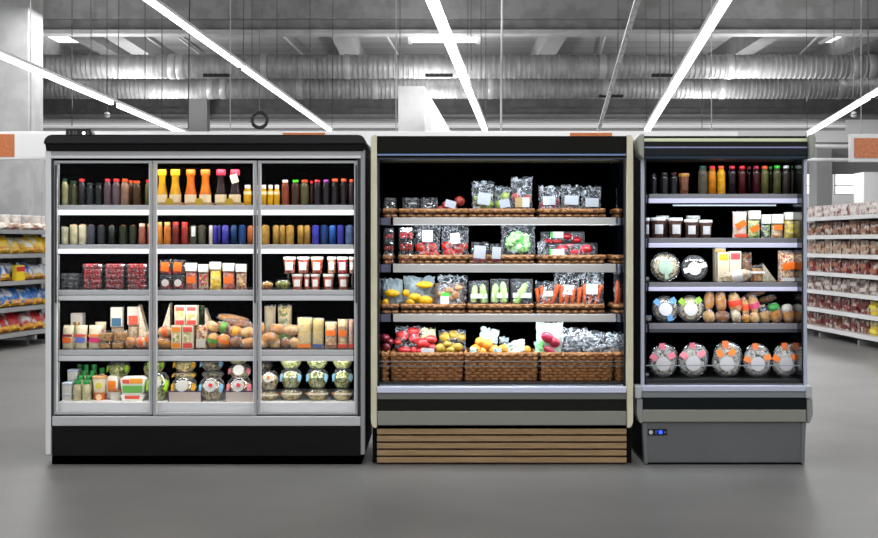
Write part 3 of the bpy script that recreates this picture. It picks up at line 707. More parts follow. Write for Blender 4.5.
# row 3
z3=ROW['L3'][1]
OR5=['lowest','second from the bottom','middle','second from the top','topmost']
for s_,(x0,x1) in enumerate(((84,103.8),(105.8,126),(127.4,148.2))):
    hh=(PZ(264.0,.16)-z3)/5
    for k in range(5):
        punnet('L3',x0,x1,z3+k*hh,hh,(185,22,30),'red berry punnet',.16,custom='red berry punnet, %s in %s red stack, third fridge shelf'%(OR5[k],('left','middle','right')[s_]),group='red berry punnets on the third fridge shelf')
hh=(PZ(273.5,.16)-z3)/4
for k in range(4): punnet('L3',61,81.5,z3+k*hh,hh,(56,58,60),'dark berry punnet',.16,custom='dark berry punnet, %s in the leftmost stack on third fridge shelf'%['lowest','second from the bottom','second from the top','topmost'][k],group='dark berry punnets on the third fridge shelf')
hh=(PZ(259,.16)-z3)/2
for k in range(2):
    for j,(x0,x1) in enumerate(((160.8,172.7),(173.5,185.4))):
        punnet('L3',x0,x1,z3+k*hh,hh*.99,(190,20,35),'berry tub',.16,d=.09,label=(240,100,10) if k else (226,212,206),roundlab=not k,name='berry_tub',
            custom='%s %s berry tub with %s label beside second door frame'%(('lower','upper')[k],('left','right')[j],('round white','orange')[k]),group='labelled berry tubs on the third fridge shelf')
P4=((215,120,90),(150,70,60)); P5=((150,120,60),(170,40,50))
pouch('L3',185.6,197.6,262.6,*P4,'pink snack packet with orange label',label=(245,110,20),lz=.36)
pouch('L3',198.3,209,264,*P5,'mixed vegetable packet with white header',col3=(235,215,170))
pouch('L3',209.8,221.6,261.6,(240,210,60),(215,170,30),'yellow pasta packet with white header',tf=.72,col3=(250,225,90))
pouch('L3',222.8,235,262.8,*P4,'pink snack packet with orange label',label=(245,110,20),lz=.36)
pouch('L3',235.8,246.9,263.8,*P5,'mixed vegetable packet with white header',col3=(235,200,140))
salad('L3',260.6,274,280.6,sal='orange',desc='small bowl of orange fruit')
salad('L3',274.6,291.3,279,sal='olive',desc='small bowl of green olives')
jl=(232,226,220)
tops=[]
for i,(x0,x1) in enumerate(((291.8,303),(304,309.8),(310.8,320.2),(323,334),(338,349.2))):
    jar('L3',x0,x1,274.2,(196,120,96),(160,70,60),jl,'glass food jar in the lower layer')
# a clear divider tray carries the upper layer
zt3=PZ(273.8,.16)
t=thing('clear_tray',(PX(318,.16),.19,zt3),'clear plastic tray between the two layers of food jars','tray','L3')
mk(B().box(-.215,.215,-.05,.09,.0,.003),'tray_plate',TUB,t); mk(B().box(-.2,-.192,.06,.07,-(zt3-z3)+.0005,0),'tray_foot',TUB,t); mk(B().box(.2,.208,.06,.07,-(zt3-z3)+.0005,0),'tray_foot',TUB,t)
for x0,x1,c in ((283.3,296,(190,110,90)),(297,309.6,(180,110,90)),(310.6,323.4,(205,95,60)),(327,336.2,(200,150,120)),(336.8,348.3,(200,80,80)),(348.8,354.6,(205,150,130))):
    jar('L3',x0,x1,256.8,c,tuple(int(v*.55) for v in c),jl,'glass food jar in the upper layer',zb=zt3+.0035)
# row 4
for x0,x1 in ((59.5,70.3),(72.2,84)): carton('L4',x0,x1,313,'tall white box with orange lower half',(236,228,214),None,(240,115,30),Y=.34,name='food_box',cat='box')
for x0,x1,lab,st,ds in ((60,73.8,(240,105,30),(150,30,50),'long cream wrap packet with orange label'),(74.4,87.4,(90,110,190),(215,70,70),'long cream wrap packet with blue label'),(88,101.6,(215,40,110),(240,140,60),'long cream wrap packet with magenta label'),):
    pouch('L4',x0,x1,324.4,(236,226,196),(205,190,150),ds,top=None,label=lab,lz=.34,lh=.2,lrot=.1,kind='noise',sc_=20,tf=.97,stripe=st,lean=-.12,clear=False,name='wrap_packet')
pouch('L4',95,106.5,321,(236,226,196),(205,190,150),'cream wrap packet standing behind with pink label',top=None,label=(215,40,110),lz=.6,lh=.2,lrot=.15,kind='noise',sc_=20,tf=.97,Y=.27,clear=False,name='wrap_packet')
def bowlish(rw,x0,x1,yt,yb,ds,c=((205,160,100),(150,100,50)),zb=None,Y=None,name='cookie_tub'):
    x,Y,z,w,h=place(rw,x0,x1,yt,Y,zb if zb is not None else PZ(yb,Y or ROW[rw][2]))
    o=thing(name,(x,Y,z),ds,'tub',rw)
    mk(B().box(-w*.42,w*.42,-.04,.04,.003,h*.78),'tub_contents',M(c[0],.5,c2=c[1],sc_=70,bump=.4),o,bevel=.006)
    mk(B().lathe([(w*.44,0),(w*.5,h*.8),(w*.52,h*.85),(w*.5,h*.98)],20,sq=7,sy=.09/w),'clear_tub',TUB,o)
    TOP[o]=z+h; return o
a=bowlish('L4',99.4,112.2,341.5,None,'square tub of brown cookies, bottom layer',zb=ROW['L4'][1]) ; bowlish('L4',99.4,114,330.6,None,'square tub of brown cookies, top layer',zb=TOP[a]+.001)
a=bowlish('L4',112.8,125.4,341,None,'square tub of brown cookies, bottom layer',zb=ROW['L4'][1]) ; bowlish('L4',114.6,128,330,None,'square tub of brown cookies, top layer',zb=TOP[a]+.001)
zs4=ROW['L4'][1]
roll('L4',125.8,136,337,349,'gold','golden roll in clear wrap',zb=zs4); roll('L4',136.6,147,336,348,'pale','pale bun with orange paper band',band=(240,110,50),zb=zs4)
roll('L4',146,152.5,329,347,'gold','upright roll beside first door post with orange band',band=(240,120,60),zb=zs4)
pouch('L4',111.2,124.2,306.4,(190,140,90),(225,205,170),'tall white bread packet with blue label',top=(228,222,208),label=(60,110,140),lz=.62,lh=.2,tf=.5,Y=.3,d=.06)
pouch('L4',128,140.6,306,(200,160,110),(225,205,170),'tall white bread packet with orange red label',top=(228,222,208),label=(225,95,70),lz=.66,lh=.22,tf=.55,Y=.3,d=.06)
TX=[ (140.5,152,305,'tall wedge sandwich behind first door post',True,.25),(157,171,303,'tall wedge sandwich left of the square boxes',False,.25),(206,220,308,'tall wedge sandwich right of the square boxes',True,.27)]
for x0,x1,yt,ds,fl,Yy in TX: triangle('L4',x0,x1,yt,None,ds,fl,Y=Yy,zb=ROW['L4'][1])
roll('L4',159,171.2,337,348.5,'gold','golden bun low on the shelf',zb=zs4); roll('L4',159.6,171.4,326,337,'pale','pale bun with orange band on top of another',band=(240,110,50),zb=TOP[ITEMS[-1][0]])
cb=[]
for x0,x1,c in ((172.3,182.3,(240,140,20)),(183,194.4,(225,75,65))):
    cb.append(carton('L4',x0,x1,325.2,'square sandwich box with %s corners, lower row'%('orange' if c[1]>100 else 'red'),squares=(c,c)))
for x0,x1,k in ((175.6,186.3,0),(187,198,1)):
    carton('L4',x0,x1,305.2,'square sandwich box with red corners, upper row',squares=((225,75,65),(225,75,65)),Y=.175,zb=TOP[cb[0]]+.0005)
pouch('L4',195.4,208.2,324.2,(215,175,110),(160,70,40),'vegetable wrap in clear sleeve with grey label',top=None,label=(205,198,182),lz=.24,lh=.36,tf=.95,col3=(235,220,180),d=.06)
bottle('L4',199,205.6,305.5,(60,110,50),(50,80,40),'green bottle standing behind the wraps',Y=.34)
for x0,x1,y0,y1,t_,ds,bd in ((208.6,218,333,349,'gold','small filled roll, front left of the pile',(90,150,60)),(218.6,229,334,349,'gold','small filled roll with orange band',(240,120,30)),(229.6,241.6,337,349,'dark','dark filled roll low in the pile',None),
    (241.8,256,338,349,'gold','golden pastry at the right of the pile',None)):
    roll('L4',x0,x1,y0,y1,t_,ds,band=bd,zb=zs4)
for x0,x1,y0,y1,t_,ds,bd,tl in ((207,218,321,332,'pale','pale roll resting on the front rolls',None,.4),(217.5,230,322,333,'dark','dark roll resting on the front rolls',(90,160,60),.3),(229.5,242,326,337,'gold','golden croissant in the middle of the pile',(240,170,40),.2),(241.6,254,327,338,'pale','pale croissant near the second door post',None,-.2)):
    roll('L4',x0,x1,y0,y1,t_,ds,Y=.2,band=bd,tilt=tl)
roll('L4',219,248,315,323,'gold','long golden baguette across the top of the pile',Y=.28,tilt=.18); roll('L4',226,252.5,319,327,'dark','long dark baguette across the top of the pile',Y=.24,tilt=.2)
roll('L4',257.5,264,322,335,'gold','upright golden roll beside second door post',Y=.2); roll('L4',262.8,276,332,345,'gold','round golden bun right of second door post'); roll('L4',258,268,339,349,'pale','small pale bun low beside second door post',zb=zs4)
pouch('L4',264.2,276,304.6,(190,175,140),(160,140,105),'tall grey beige bread packet at the back',top=None,tf=.96,kind='noise',sc_=14,Y=.32,d=.06)
pouch('L4',277.6,292.2,304.2,(205,175,120),(110,120,60),'tall packet of rolls with green label at the back',top=None,label=(120,160,70),lz=.3,lh=.2,tf=.96,col3=(225,205,160),sc_=45,Y=.32,d=.06)
for x0,x1,y0,y1,t_,ds in ((271,284,323.6,335,'gold','bun at upper left of the wrapped heap'),(284.6,298,324.6,336,'pale','bun at upper right of the wrapped heap'),(269.6,280,337.4,349,'pale','bun at lower left of the wrapped heap'),(280.6,290,337,349,'dark','bun at lower middle of the wrapped heap'),(290.4,299.6,336.6,349,'pale','bun at lower right of the wrapped heap')):
    roll('L4',x0,x1,y0,y1,t_,ds,Y=.19)
pouch('L4',296.8,312,316.6,(222,196,130),(190,160,90),'long cream sandwich packet with orange base',top=None,tf=.97,kind='noise',sc_=14,base=(235,120,40),d=.05,lean=-.08,name='sandwich_packet')
pouch('L4',312,324,317.6,(214,190,120),(180,150,80),'long cream sandwich packet with blue base',top=None,tf=.97,kind='noise',sc_=14,base=(70,90,150),d=.05,lean=-.08,name='sandwich_packet')
pouch('L4',324.6,337.2,321,(190,140,90),(225,200,150),'sandwich packet with orange middle label and brown base',top=None,tf=.97,label=(245,115,20),lz=.56,lh=.2,base=(140,90,70),d=.05,sc_=40,name='sandwich_packet',lean=-.08)
pouch('L4',337.4,348,318.4,(190,130,80),(225,200,150),'sandwich packet with orange label and red base',top=None,tf=.97,label=(245,115,20),lz=.5,lh=.2,base=(220,60,45),d=.05,sc_=40,name='sandwich_packet',lean=-.08)
pouch('L4',348.2,354.4,318.6,(222,206,180),(200,120,90),'pale sandwich packet at the right wall',top=None,tf=.97,base=(225,60,45),d=.05,kind='noise',name='sandwich_packet',lean=-.08)
# row 5
def tubw(x0,x1,yt,ds,zb=None,Y=None):
    x,Y,z,w,h=place('L5',x0,x1,yt,Y,zb); o=thing('white_tub',(x,Y,z),ds,'tub','L5')
    mk(B().lathe([(w*.44,0),(w*.5,h*.8)],20,sq=6),'tub_body',M((222,220,210),.4),o); mk(B().lathe([(w*.52,h*.8),(w*.52,h*.97),(w*.48,h)],20,sq=6),'tub_lid',M((214,222,236),.35),o)
    mk(B().lathe([(w*.525,h*.8),(w*.525,h*.84)],20,sq=6),'blue_rim',M((90,130,190),.4),o)
    TOP[o]=z+h; return o
a=tubw(60,73.4,393,'white tub with blue rim, bottom of the stack'); tubw(60,73.4,382,'white tub with blue rim, top of the stack',zb=TOP[a]+.0005)
a=tubw(63,76.5,388,'white tub at the back, bottom of the stack',Y=.3); a=tubw(63,76.5,379,'white tub at the back, middle of the stack',zb=TOP[a]+.0005,Y=.3); tubw(64,79,369,'white tub with blue rim, highest at the back',zb=TOP[a]+.0005,Y=.3)
tubw(59,65,369,'narrow white tub against the left wall',Y=.42)
gc=(25,140,60)
for i,(x0,x1,yt,Yy) in enumerate(((73.9,82,380.4,.15),(83,90.8,380.4,.15),(77,84.4,375.2,.22),(85.6,93,375.2,.22),(81,88,370.4,.29),(89,96,370.4,.29),(83,89.6,364.6,.36),(91,97.4,364.6,.36),(99,105.4,368,.36),(76.4,82.6,364.2,.44),(67.5,74,363.6,.44))):
    bottle('L5',x0,x1,yt,(214,206,160),gc,'cream dairy bottle with green cap'+(', %s'%('front row','second row','third row','back row')[min(3,int((Yy-.14)/.07))]),'milk',Y=Yy,name='dairy_bottle')
def cup(x0,x1,yt,c,lid,ds,zb=None,band=None,Y=None):
    x,Y,z,w,h=place('L5',x0,x1,yt,Y,zb); o=thing('paper_cup',(x,Y,z),ds,'cup','L5'); r=w/2
    mk(B().lathe([(r*.74,0),(r*.92,h*.82)],20),'cup_body',M(c,.5),o); mk(B().lathe([(r*.98,h*.82),(r,h*.86),(r,h*.97),(r*.95,h)],20),'cup_lid',M(lid,.5),o)
    if band: mk(B().lathe([(r*.8,-.001),(r*.8,.001)],16,axis='y'),'printed_circle',M(band),o,loc=(r*.1,-r*.9,h*.4)).scale=(.55,1,.55)
    TOP[o]=z+h; return o
a=cup(93,106.6,391.6,(225,110,50),(176,130,86),'orange brown paper cup under another cup',band=(240,200,150)); cup(92.4,107,375.6,(225,215,185),(196,148,100),'cream paper cup with yellow print on another cup',zb=TOP[a]+.0005,band=(200,190,60))
a=cup(108.4,122.6,389.6,(205,200,188),(160,100,60),'grey paper cup with brown lid')
def takeout(x0,x1,yt,ds,cols,zb=None,Y=None):
    x,Y,z,w,h=place('L5',x0,x1,yt,Y,zb); o=thing('takeaway_box',(x,Y,z),ds,'box','L5')
    mk(B().prism([(-w*.42,0),(w*.42,0),(w*.5,h*.85),(w*.36,h),(-w*.36,h),(-w*.5,h*.85)],-.045,.045),'paper_box',M((236,232,222),.5),o,bevel=.003)
    for (a0,a1,z0,z1,c) in cols: mk(B().prism([(a0*w,z0*h),(a1*w,z0*h),(a1*w*1.04,z1*h),(a0*w*1.04,z1*h)],-.0475,-.0452),'printed_patch',M(c,.5),o)
    TOP[o]=z+h; return o
takeout(107.4,120,375.6,'white takeaway box with orange print behind the grey cup',[(-.3,.3,.35,.8,(245,140,30))],Y=.27)
a=takeout(122,146,393.4,'flat white takeaway box with red print, bottom',[(-.3,.3,.3,.8,(225,90,60))],Y=.16)
takeout(122,146.4,376.2,'white takeaway box with green and orange print, on top',[(-.4,.4,.08,.5,(110,180,80)),(-.1,.4,.62,.9,(245,160,40)),(-.4,-.12,.62,.85,(225,90,60))],zb=TOP[a]+.0005,Y=.16)
salad('L5',107,131.5,360.5,377,'green',desc='salad bowl with lime tab above the paper cups',strips=(150,200,30),Y=.32)
salad('L5',143,158,361,377,'green',desc='salad bowl high behind the first door post',Y=.33)
zd=ROW['L5'][1]
for x0,x1,yt,sl,st,dc,dt,ds in ((146.5,170.4,372,'green',(150,210,20),(236,236,226),None,'domed salad bowl with lime green tabs'),(171,198,376.5,'mix',(235,170,40),(238,236,228),None,'domed salad bowl with yellow tabs'),
    (198.8,225.6,376.8,'mix',(130,190,225),(238,236,230),(215,30,30),'domed salad bowl with blue tabs and red sticker'),(226.2,253.6,376.6,'brown',(235,130,145),(236,232,226),(215,40,60),'domed salad bowl with pink tabs')):
    salad('L5',x0,x1,yt,None,sl,st,dc,ds,Y=.17,zb=zd,dot=dt)
for x0,x1,yt,yb,sl,st,dc,ds in ((172,197.4,371,379,'mix',(225,170,40),None,'salad bowl squeezed behind the yellow tabbed bowl'),(201,225,370,379,'dark',None,None,'dark salad bowl behind the blue tabbed bowl'),(228,252.6,364,378,'mix',(235,130,150),(238,236,230),'upper salad bowl with pink tab and white disc'),
    (173,197.6,358,371.5,'pale',(225,170,40),None,'topmost pale salad bowl with yellow tab'),(199.8,224.8,358,370,'dark',(110,165,205),None,'topmost dark salad bowl with blue tab'),(147,166,358,371.5,'green',(150,210,20),None,'topmost salad bowl with lime tab'),(227,250,353,363.5,'green',None,None,'topmost small salad bowl near the second door post')):
    salad('L5',x0,x1,yt,yb,sl,st,dc,ds,Y=.29)
a=salad('L5',258.6,279.6,389.5,None,'pale',desc='salad bowl beside second door post, lower of two',zb=zd,lid=(232,222,204),Y=.17); salad('L5',258.6,279.8,370.4,None,'mix',desc='salad bowl with orange sticker, upper of two',zb=TOP[a]+.0005,dot=(245,120,20),disc=(236,230,214),Y=.17)
salad('L5',259,273,361,370,'dark',desc='dark salad bowl high beside second door post',Y=.3)
for j,(x0,x1) in enumerate(((279.4,302.8),(305.6,329.2),(331.6,354))):
    w3=('left','middle','right')[j]; a=None; zz=zd
    for k,(yt,sl,ld,st) in enumerate(((387.4,'pale',(236,228,206),None),(368.2,'green',None,(130,185,220)),(354.4,'green',None,None))):
        a=salad('L5',x0,x1,yt,None,sl,desc='',zb=zz,lid=ld,strips=st,Y=.17+.0*k); zz=TOP[a]+.0005
        ITEMS[-1]=(a,'salad bowl','salad bowl','L5','%s salad bowl in the %s of three stacks at fridge bottom right'%(('bottom','middle','top')[k],w3),'stacked salad bowls at the bottom right of the fridge')
for x0,x1 in ((167.8,201.6),(224.6,254.2)):
    x,z=PX((x0+x1)/2,.075),PZ(402.3,.07); w=(x1-x0)*S(.075); h=11*S(.075)
    t=thing('price_card',(x,.082,z),'blank beige price card with purple border','card','L5')
    mk(B().box(-w/2,w/2,-.002,.002,0,h),'card_border',M((48,20,90)),t); mk(B().box(-w/2+.006,w/2-.006,-.0035,-.002,.006 if 0 else .003,h-.006),'card_face',M((205,190,178),.6),t)
# ------------------------------------------------------------------ goods, middle chiller
for rw,lst,d in (('M1',((382.6,396.6,'M'),(398.5,467.6,0),(468.4,534.4,0),(539,605.8,0),(615.6,622.6,'M')),.26),('M2',((382.6,393.2,'M'),(398,467.6,0),(468.4,534.4,0),(537.4,605.6,0),(611.4,622.6,'M')),.26),('M3',((381.4,398,'M'),(400.4,465.8,0),(467.4,533.4,0),(536.4,604.4,0),(613.6,622.6,'M')),.26)):
    yt={'M1':209.6,'M2':256,'M3':305}[rw]
    for x0,x1,q in lst: basket(rw,x0,x1,yt,('reflected end ' if q else '')+'low wicker basket',d=d)  # end baskets are side-wall reflections built as solid baskets
for x0,x1 in ((381,388.4),(390.4,462.8),(464.6,537.6),(540.6,613.4),(615.4,622.6)):
    basket('M4',x0,x1,353.6,('reflected end ' if x1-x0<20 else '')+'deep wicker basket',Yf=.14,d=.34)  # the two end ones again build the side walls' mirror images
def inb(rw,k,basketword): return None
zb1,zb2,zb3,zb4=[ROW['M%d'%k][1]+.008 for k in (1,2,3,4)]
DKB=(78,80,104)  # lighter berry tone puts the glints into the colour
for x0,x1 in ((384,396.4),(402.4,419.6),(420.6,438)): punnet('M1',x0,x1,zb1,PZ(197.4,.3)-zb1,DKB,'blackberry punnet in wicker basket',.3,d=.12,dark=(15,14,20))
def multi(rw,name,cat,cols,rows,desc,**k):
    for (px,py,rx,rz) in rows: fruit(rw,name,cat,px,py,rx,rz,cols[0],cols[1],desc,**k)
multi('M1','apple','apple',((130,25,30),(190,80,60)),((459.5,201.2,5.2,5),(446.6,205.6,5,4.6),(452.5,208.6,5,4.4),(440.4,209.4,4,3.6)),'red apple beside the small white card',stem='s')
t=thing('price_card',(PX(449.6,.26),.262,PZ(207.5,.26)),'tilted white card on the red apples','card','M1'); mk(B().box(-.034,.034,-.001,.001,0,.045),'card_face',M((205,215,230)),t,rot=(.1,.25,0))
baghood('M1',471.6,494,181.8,211.5,'clear bag of green grapes with white label',label=(192,200,214),lab=(.05,.42,.56,.4,.15),stuff=('grapes',(180,210,70),.014,34,.62),d=.11,name='grape_bag')
baghood('M1',494.4,511,187,211.5,'clear bag of green apples with white label',label=(192,200,214),lab=(.1,.32,.6,.34,-.2),d=.1,name='apple_bag')
multi('M1','apple','apple',((140,175,50),(175,195,80)),((505,196.5,4.6,4.6),(499,204.4,4.4,4.2)),'green apple in clear bag')
baghood('M1',510.8,532.4,178,209.6,'clear bag of red apples with beige and white label',label=(214,218,228),lab=(0,.22,.66,.3,0),lab2=(190,160,110),d=.12,name='apple_bag')
multi('M1','apple','apple',((165,40,40),(205,90,70)),((516,197.4,4.6,4.6),(527,199.4,4.6,4.6),(521.6,205.6,4.6,4.2)),'red apple in tall clear bag')
baghood('M1',538.6,560.4,187,211,'clear bag of radishes with white and beige label',label=(192,200,214),lab=(-.05,.42,.56,.36,0),lab2=(214,222,236),stuff=('radishes',(195,45,75),.013,22,.5),d=.1,name='radish_bag')
baghood('M1',560.8,580.4,186,211,'clear bag of brown mushrooms with white label',label=(196,204,214),lab=(0,.42,.7,.36,.05),stuff=('mushrooms',(190,165,130),.014,18,.45),d=.1,name='mushroom_bag')
baghood('M1',581,601,187,211,'clear bag of walnuts with white label',label=(196,204,214),lab=(0,.34,.66,.36,0),stuff=('walnuts',(130,95,50),.012,24,.5),d=.1,name='nut_bag')
baghood('M1',616.4,622.4,190,210,'narrow clear bag at the right wall',d=.06)
# second shelf
TOM=(200,25,22)
for j,(x0,x1) in enumerate(((383.6,394.2),(398.6,414))):
    hh=(PZ(227.6,.28)-zb2)/3
    for k in range(3): punnet('M2',x0,x1,zb2+k*hh,hh,TOM,'cherry tomato punnet',.28,d=.1,name='tomato_punnet',custom='%s cherry tomato punnet in the %s stack on second chiller shelf'%(('bottom','middle','top')[k],('far left','near left')[j]),group='cherry tomato punnets on the second chiller shelf')
baghood('M2',414.6,440.4,225.4,257,'clear bag of red tomatoes with white label',label=(208,212,216),lab=(.0,.66,.4,.36,0),d=.12,name='tomato_bag',mat=BAGL,custom='left clear bag of red tomatoes with white label on second shelf')
baghood('M2',441.4,468.6,226,257,'clear bag of red tomatoes with green label',label=(208,212,216),lab=(.0,.6,.34,.34,-.1),d=.12,name='tomato_bag',mat=BAGL,custom='clear bag of red tomatoes with green label on second shelf')
for px,py,r in ((420.4,247.4,5.2),(431.6,247.8,5.6),(425.6,241,4),(424,255.2,5),(434.6,255,4.6),(427.8,252.4,3.6)): fruit('M2','tomato','tomato',px,py,r,r*.92,(208,30,20),(170,20,16),'red tomato in left tomato bag',Y=.31,stem='star')
for px,py,r in ((446.6,246,5),(449,252.6,5.6),(459,249.6,5.4),(464,246.4,3.8),(457.4,254.8,4.6),(453.4,242,3.6)): fruit('M2','tomato','tomato',px,py,r,r*.92,(200,30,26),(165,18,18),'red tomato in right tomato bag',Y=.31,stem='star')
punnet('M2',471,488.6,zb2,PZ(241.4,.27)-zb2,(170,30,50),'red berry box with white label',.27,d=.1,label=(198,202,212),name='berry_box'); punnet('M2',489.8,503,zb2,PZ(243,.27)-zb2,(170,30,50),'red berry box with white label',.27,d=.1,label=(198,202,212),name='berry_box')
lt=thing('lettuce',(PX(518,.3),.31,PZ(243,.3)),'frilly green lettuce head inside clear bag','lettuce','M2')
for k in range(5):
    b_=B(); 
    for q in range(9):
        a=R.uniform(0,6.28); rr=R.uniform(.02,.062); b_.ball((rr*math.cos(a),-R.uniform(0,.045)-.01,rr*.8*math.sin(a)),(.028,.012,.024),9,6,noise=.35)
    mk(b_,'leaf_cluster',M((128,196,118),.5,c2=(80,165,75),c3=(175,225,150),sc_=28,bump=.4),lt)
baghood('M2',500.6,535.4,224.6,257,'clear bag holding a green lettuce with small label',label=(220,226,224),lab=(.1,.36,.28,.14,-.25),d=.15,name='lettuce_bag',mat=BAGL,crumple=.016)
def tray(rw,x0,x1,y0,y1,ds,Y,green=True,name='produce_tray',lab=True,col=(26,28,30),hh=None):
    x=PX((x0+x1)/2,Y); w=(x1-x0)*S(Y); h=(y1-y0)*S(Y); z=PZ(y1,Y)
    o=thing(name,(x,Y,z),ds,'tray',rw,rot=(-.12,0,0))
    mk(B().box(-w/2,w/2,.012,.02,0,h).box(-w/2,w/2,-.03,.012,0,.006).box(-w/2,-w/2+.004,-.03,.012,0,h).box(w/2-.004,w/2,-.03,.012,0,h).box(-w/2,w/2,-.03,.012,h-.004,h),'tray_shell',M(col,.35),o)
    mk(B().pillow(w*1.02,h*1.02,.1,10,8,crumple=.005,fat=.8,y0=-.004),'stretch_film',BAGL,o)
    return o,w,h
o,w,h=tray('M2',541,584,232.4,243,'black tray of small red peppers at the back',.42)
for i,s_ in ((-.36,'g'),): 
    mk(B().box(-w*.3,-w*.24,-.06,-.058,h*.4,h*.95),'label_stripe',M((60,190,60)),o); mk(B().box(-w*.24,0,-.06,-.058,h*.4,h*.95),'printed_label',M((225,230,235)),o)
multi('M2','red_pepper','pepper',((195,20,35),(150,10,22)),((548.6,241.4,5,2.8),(557.6,241.6,5.4,2.8),(567,236.4,6,3.6),(576.6,240,5,3.6)),'small red pepper in the back tray',Y=.385,lobes=3)
o,w,h=tray('M2',544.6,596.8,243.4,257.4,'wide black tray of red bell peppers with white label',.3)
mk(B().box(-w*.42,-w*.39,-.058,-.056,h*.1,h*.55),'label_stripe',M((60,190,60)),o); mk(B().box(-w*.39,-w*.14,-.058,-.056,h*.08,h*.52),'printed_label',M((228,230,236)),o)
multi('M2','red_pepper','pepper',((200,18,38),(150,8,22)),((562,249.4,6.4,5),(569.8,245.4,4.6,2.6)),'red bell pepper in the front tray',Y=.29,lobes=4)
multi('M2','red_pepper','pepper',((200,18,38),(150,8,22)),((574.6,252.6,6,3.8),),'small pointed red pepper in the front tray',Y=.27,lobes=3)
multi('M2','red_pepper','pepper',((205,18,35),(150,8,20)),((585.8,249.8,7.2,5.6),),'large red bell pepper with green stalk',Y=.285,lobes=5,stem='pepper')
baghood('M2',537.6,546,241,257,'crumpled bit of clear bag left of pepper tray',Y=.24,d=.05)
# third shelf
PAPER=M((172,186,190),.6,c2=(140,158,168),sc_=20,bump=.3)
for (x0,x1,w_) in ((382,402.6,'left'),(403.6,434.4,'right')):
    cx=(x0+x1)/2; ww=x1-x0
    baghood('M3',x0,x1,277 if w_=='right' else 279,306,'white paper bag holding yellow lemons',Y=.36,d=.08,mat=PAPER,name='paper_bag',custom='white paper bag behind the lemons, %s one of two on third shelf'%w_)
LEM=((240,185,15),(215,155,5))
multi('M3','lemon','lemon',LEM,((391.6,293.4,7.6,4),(385.6,302,3.6,3.4)),'yellow lemon in the end basket',Y=.28,ry=.026)
multi('M3','lemon','lemon',LEM,((405.6,293,3.8,3.8),(424.6,284.8,8.4,3.6),(414.6,297.4,6.6,4.4),(425.6,300.6,7.6,5),(410.6,302,4.6,4)),'yellow lemon in the lemon basket',Y=.28,ry=.026)
o,w,h=tray('M3',434.6,464,283.6,306.6,'tray of brown ginger in film with green label',.3,col=(110,72,44))
mk(B().box(-w*.3,-w*.02,-.058,-.056,h*.1,h*.45),'printed_label',M((232,234,230)),o); mk(B().box(-w*.28,w*.0,-.06,-.058,h*.43,h*.57),'label_stripe',M((70,200,60)),o)
multi('M3','ginger_root','ginger',((176,134,92),(140,98,60)),((441.6,294,4.4,3),(449,290.6,5,3.6),(455,295.6,4.4,4.6),(458,287.8,4.4,3),(449.6,298.6,4,3.6)),'knobbly brown ginger root in film tray',Y=.268,noise=.14,ry=.018)
baghood('M3',438,467.4,275.6,306,'clear bag around the ginger tray',Y=.33,d=.13,crumple=.016)
def courgettes(x0,x1,y0,y1,lst,ds):
    o,w,h=tray('M3',x0,x1,y0,y1,ds,.3)
    mk(B().box(-w*.42,w*.42,-.062,-.06,h*.3,h*.48),'printed_label',M((205,225,205)),o)
    for (a,b_,c,d_,r) in lst:
        s=S(.27); p=Vector((PX(a,.27),.268,PZ(b_,.27))); q=Vector((PX(c,.27),.268,PZ(d_,.27))); mid=(p+q)/2; L=(q-p).length/2
        t=thing('courgette',mid,'pale green courgette in a film tray','courgette','M3',rot=(0,math.atan2(q.x-p.x,q.z-p.z),0)); rr=r*s
        mk(B().lathe([(rr*.3,-L),(rr*.85,-L*.85),(rr,-L*.4),(rr*.9,L*.3),(rr*.7,L*.8),(rr*.3,L)],14),'skin',M((150,190,110),.35,c2=(190,215,145),sc_=45,stretch=(1,1,.15)),t)
        mk(B().lathe([(rr*.32,L),(rr*.28,L*1.08)],8),'stalk',M((90,140,60)),t)
courgettes(468.8,488.6,281.4,306.6,((473.6,303,475.2,285.6,3.4),(484,303.6,482.4,284.4,3.8)),'left film tray of pale green courgettes')
courgettes(490.4,508.8,279.6,306.6,((494.6,303.6,495.6,284,4),(504,303.6,502.8,282,4)),'middle film tray of pale green courgettes')
courgettes(510.6,532.6,279.6,306.6,((515,304,526,283.6,4),),'right film tray of one pale green courgette')
def carrot(px0,py0,px1,py1,r,ds,Y=.3):
    p=Vector((PX(px0,Y),Y,PZ(py0,Y))); q=Vector((PX(px1,Y),Y,PZ(py1,Y))); L=(q-p).length; s=r*S(Y)
    o=mk(B().lathe([(s*.3,0),(s*.62,L*.08),(s*.85,L*.5),(s,L*.9),(s*.5,L)],12),'carrot',M((225,110,60),.5,c2=(190,80,40),sc_=40,stretch=(1,1,4)),None,loc=p,rot=(0,math.atan2(q.x-p.x,q.z-p.z),0)); reg(o,ds,'carrot','M3')
for a in ((538,303,536.6,288,2.2),(544,304,541,286,2.4),(548,304,549.6,290,2.2)): carrot(*a,'thin carrot in the left carrot bag')
for a in ((551.4,304.4,558.4,284.4,3),(560.4,304.6,563.4,284.6,2.8),(566,305,567.6,288,2.6),(572,304.6,573.4,288,2.8)): carrot(*a,'orange carrot in the middle carrot bag')
for a in ((578.4,304.4,580,287,2.6),(584.4,304.6,585,284,2.6),(590,304.6,590.6,288,2.6),(595.6,304.6,601,284.4,3)): carrot(*a,'orange carrot in the right carrot bag')
cl=(222,228,238)
baghood('M3',535.6,555.4,281.6,307,'clear bag of thin carrots with green white label',label=(205,220,190),lab=(.1,.54,.5,.22,0),d=.09,name='carrot_bag'); 
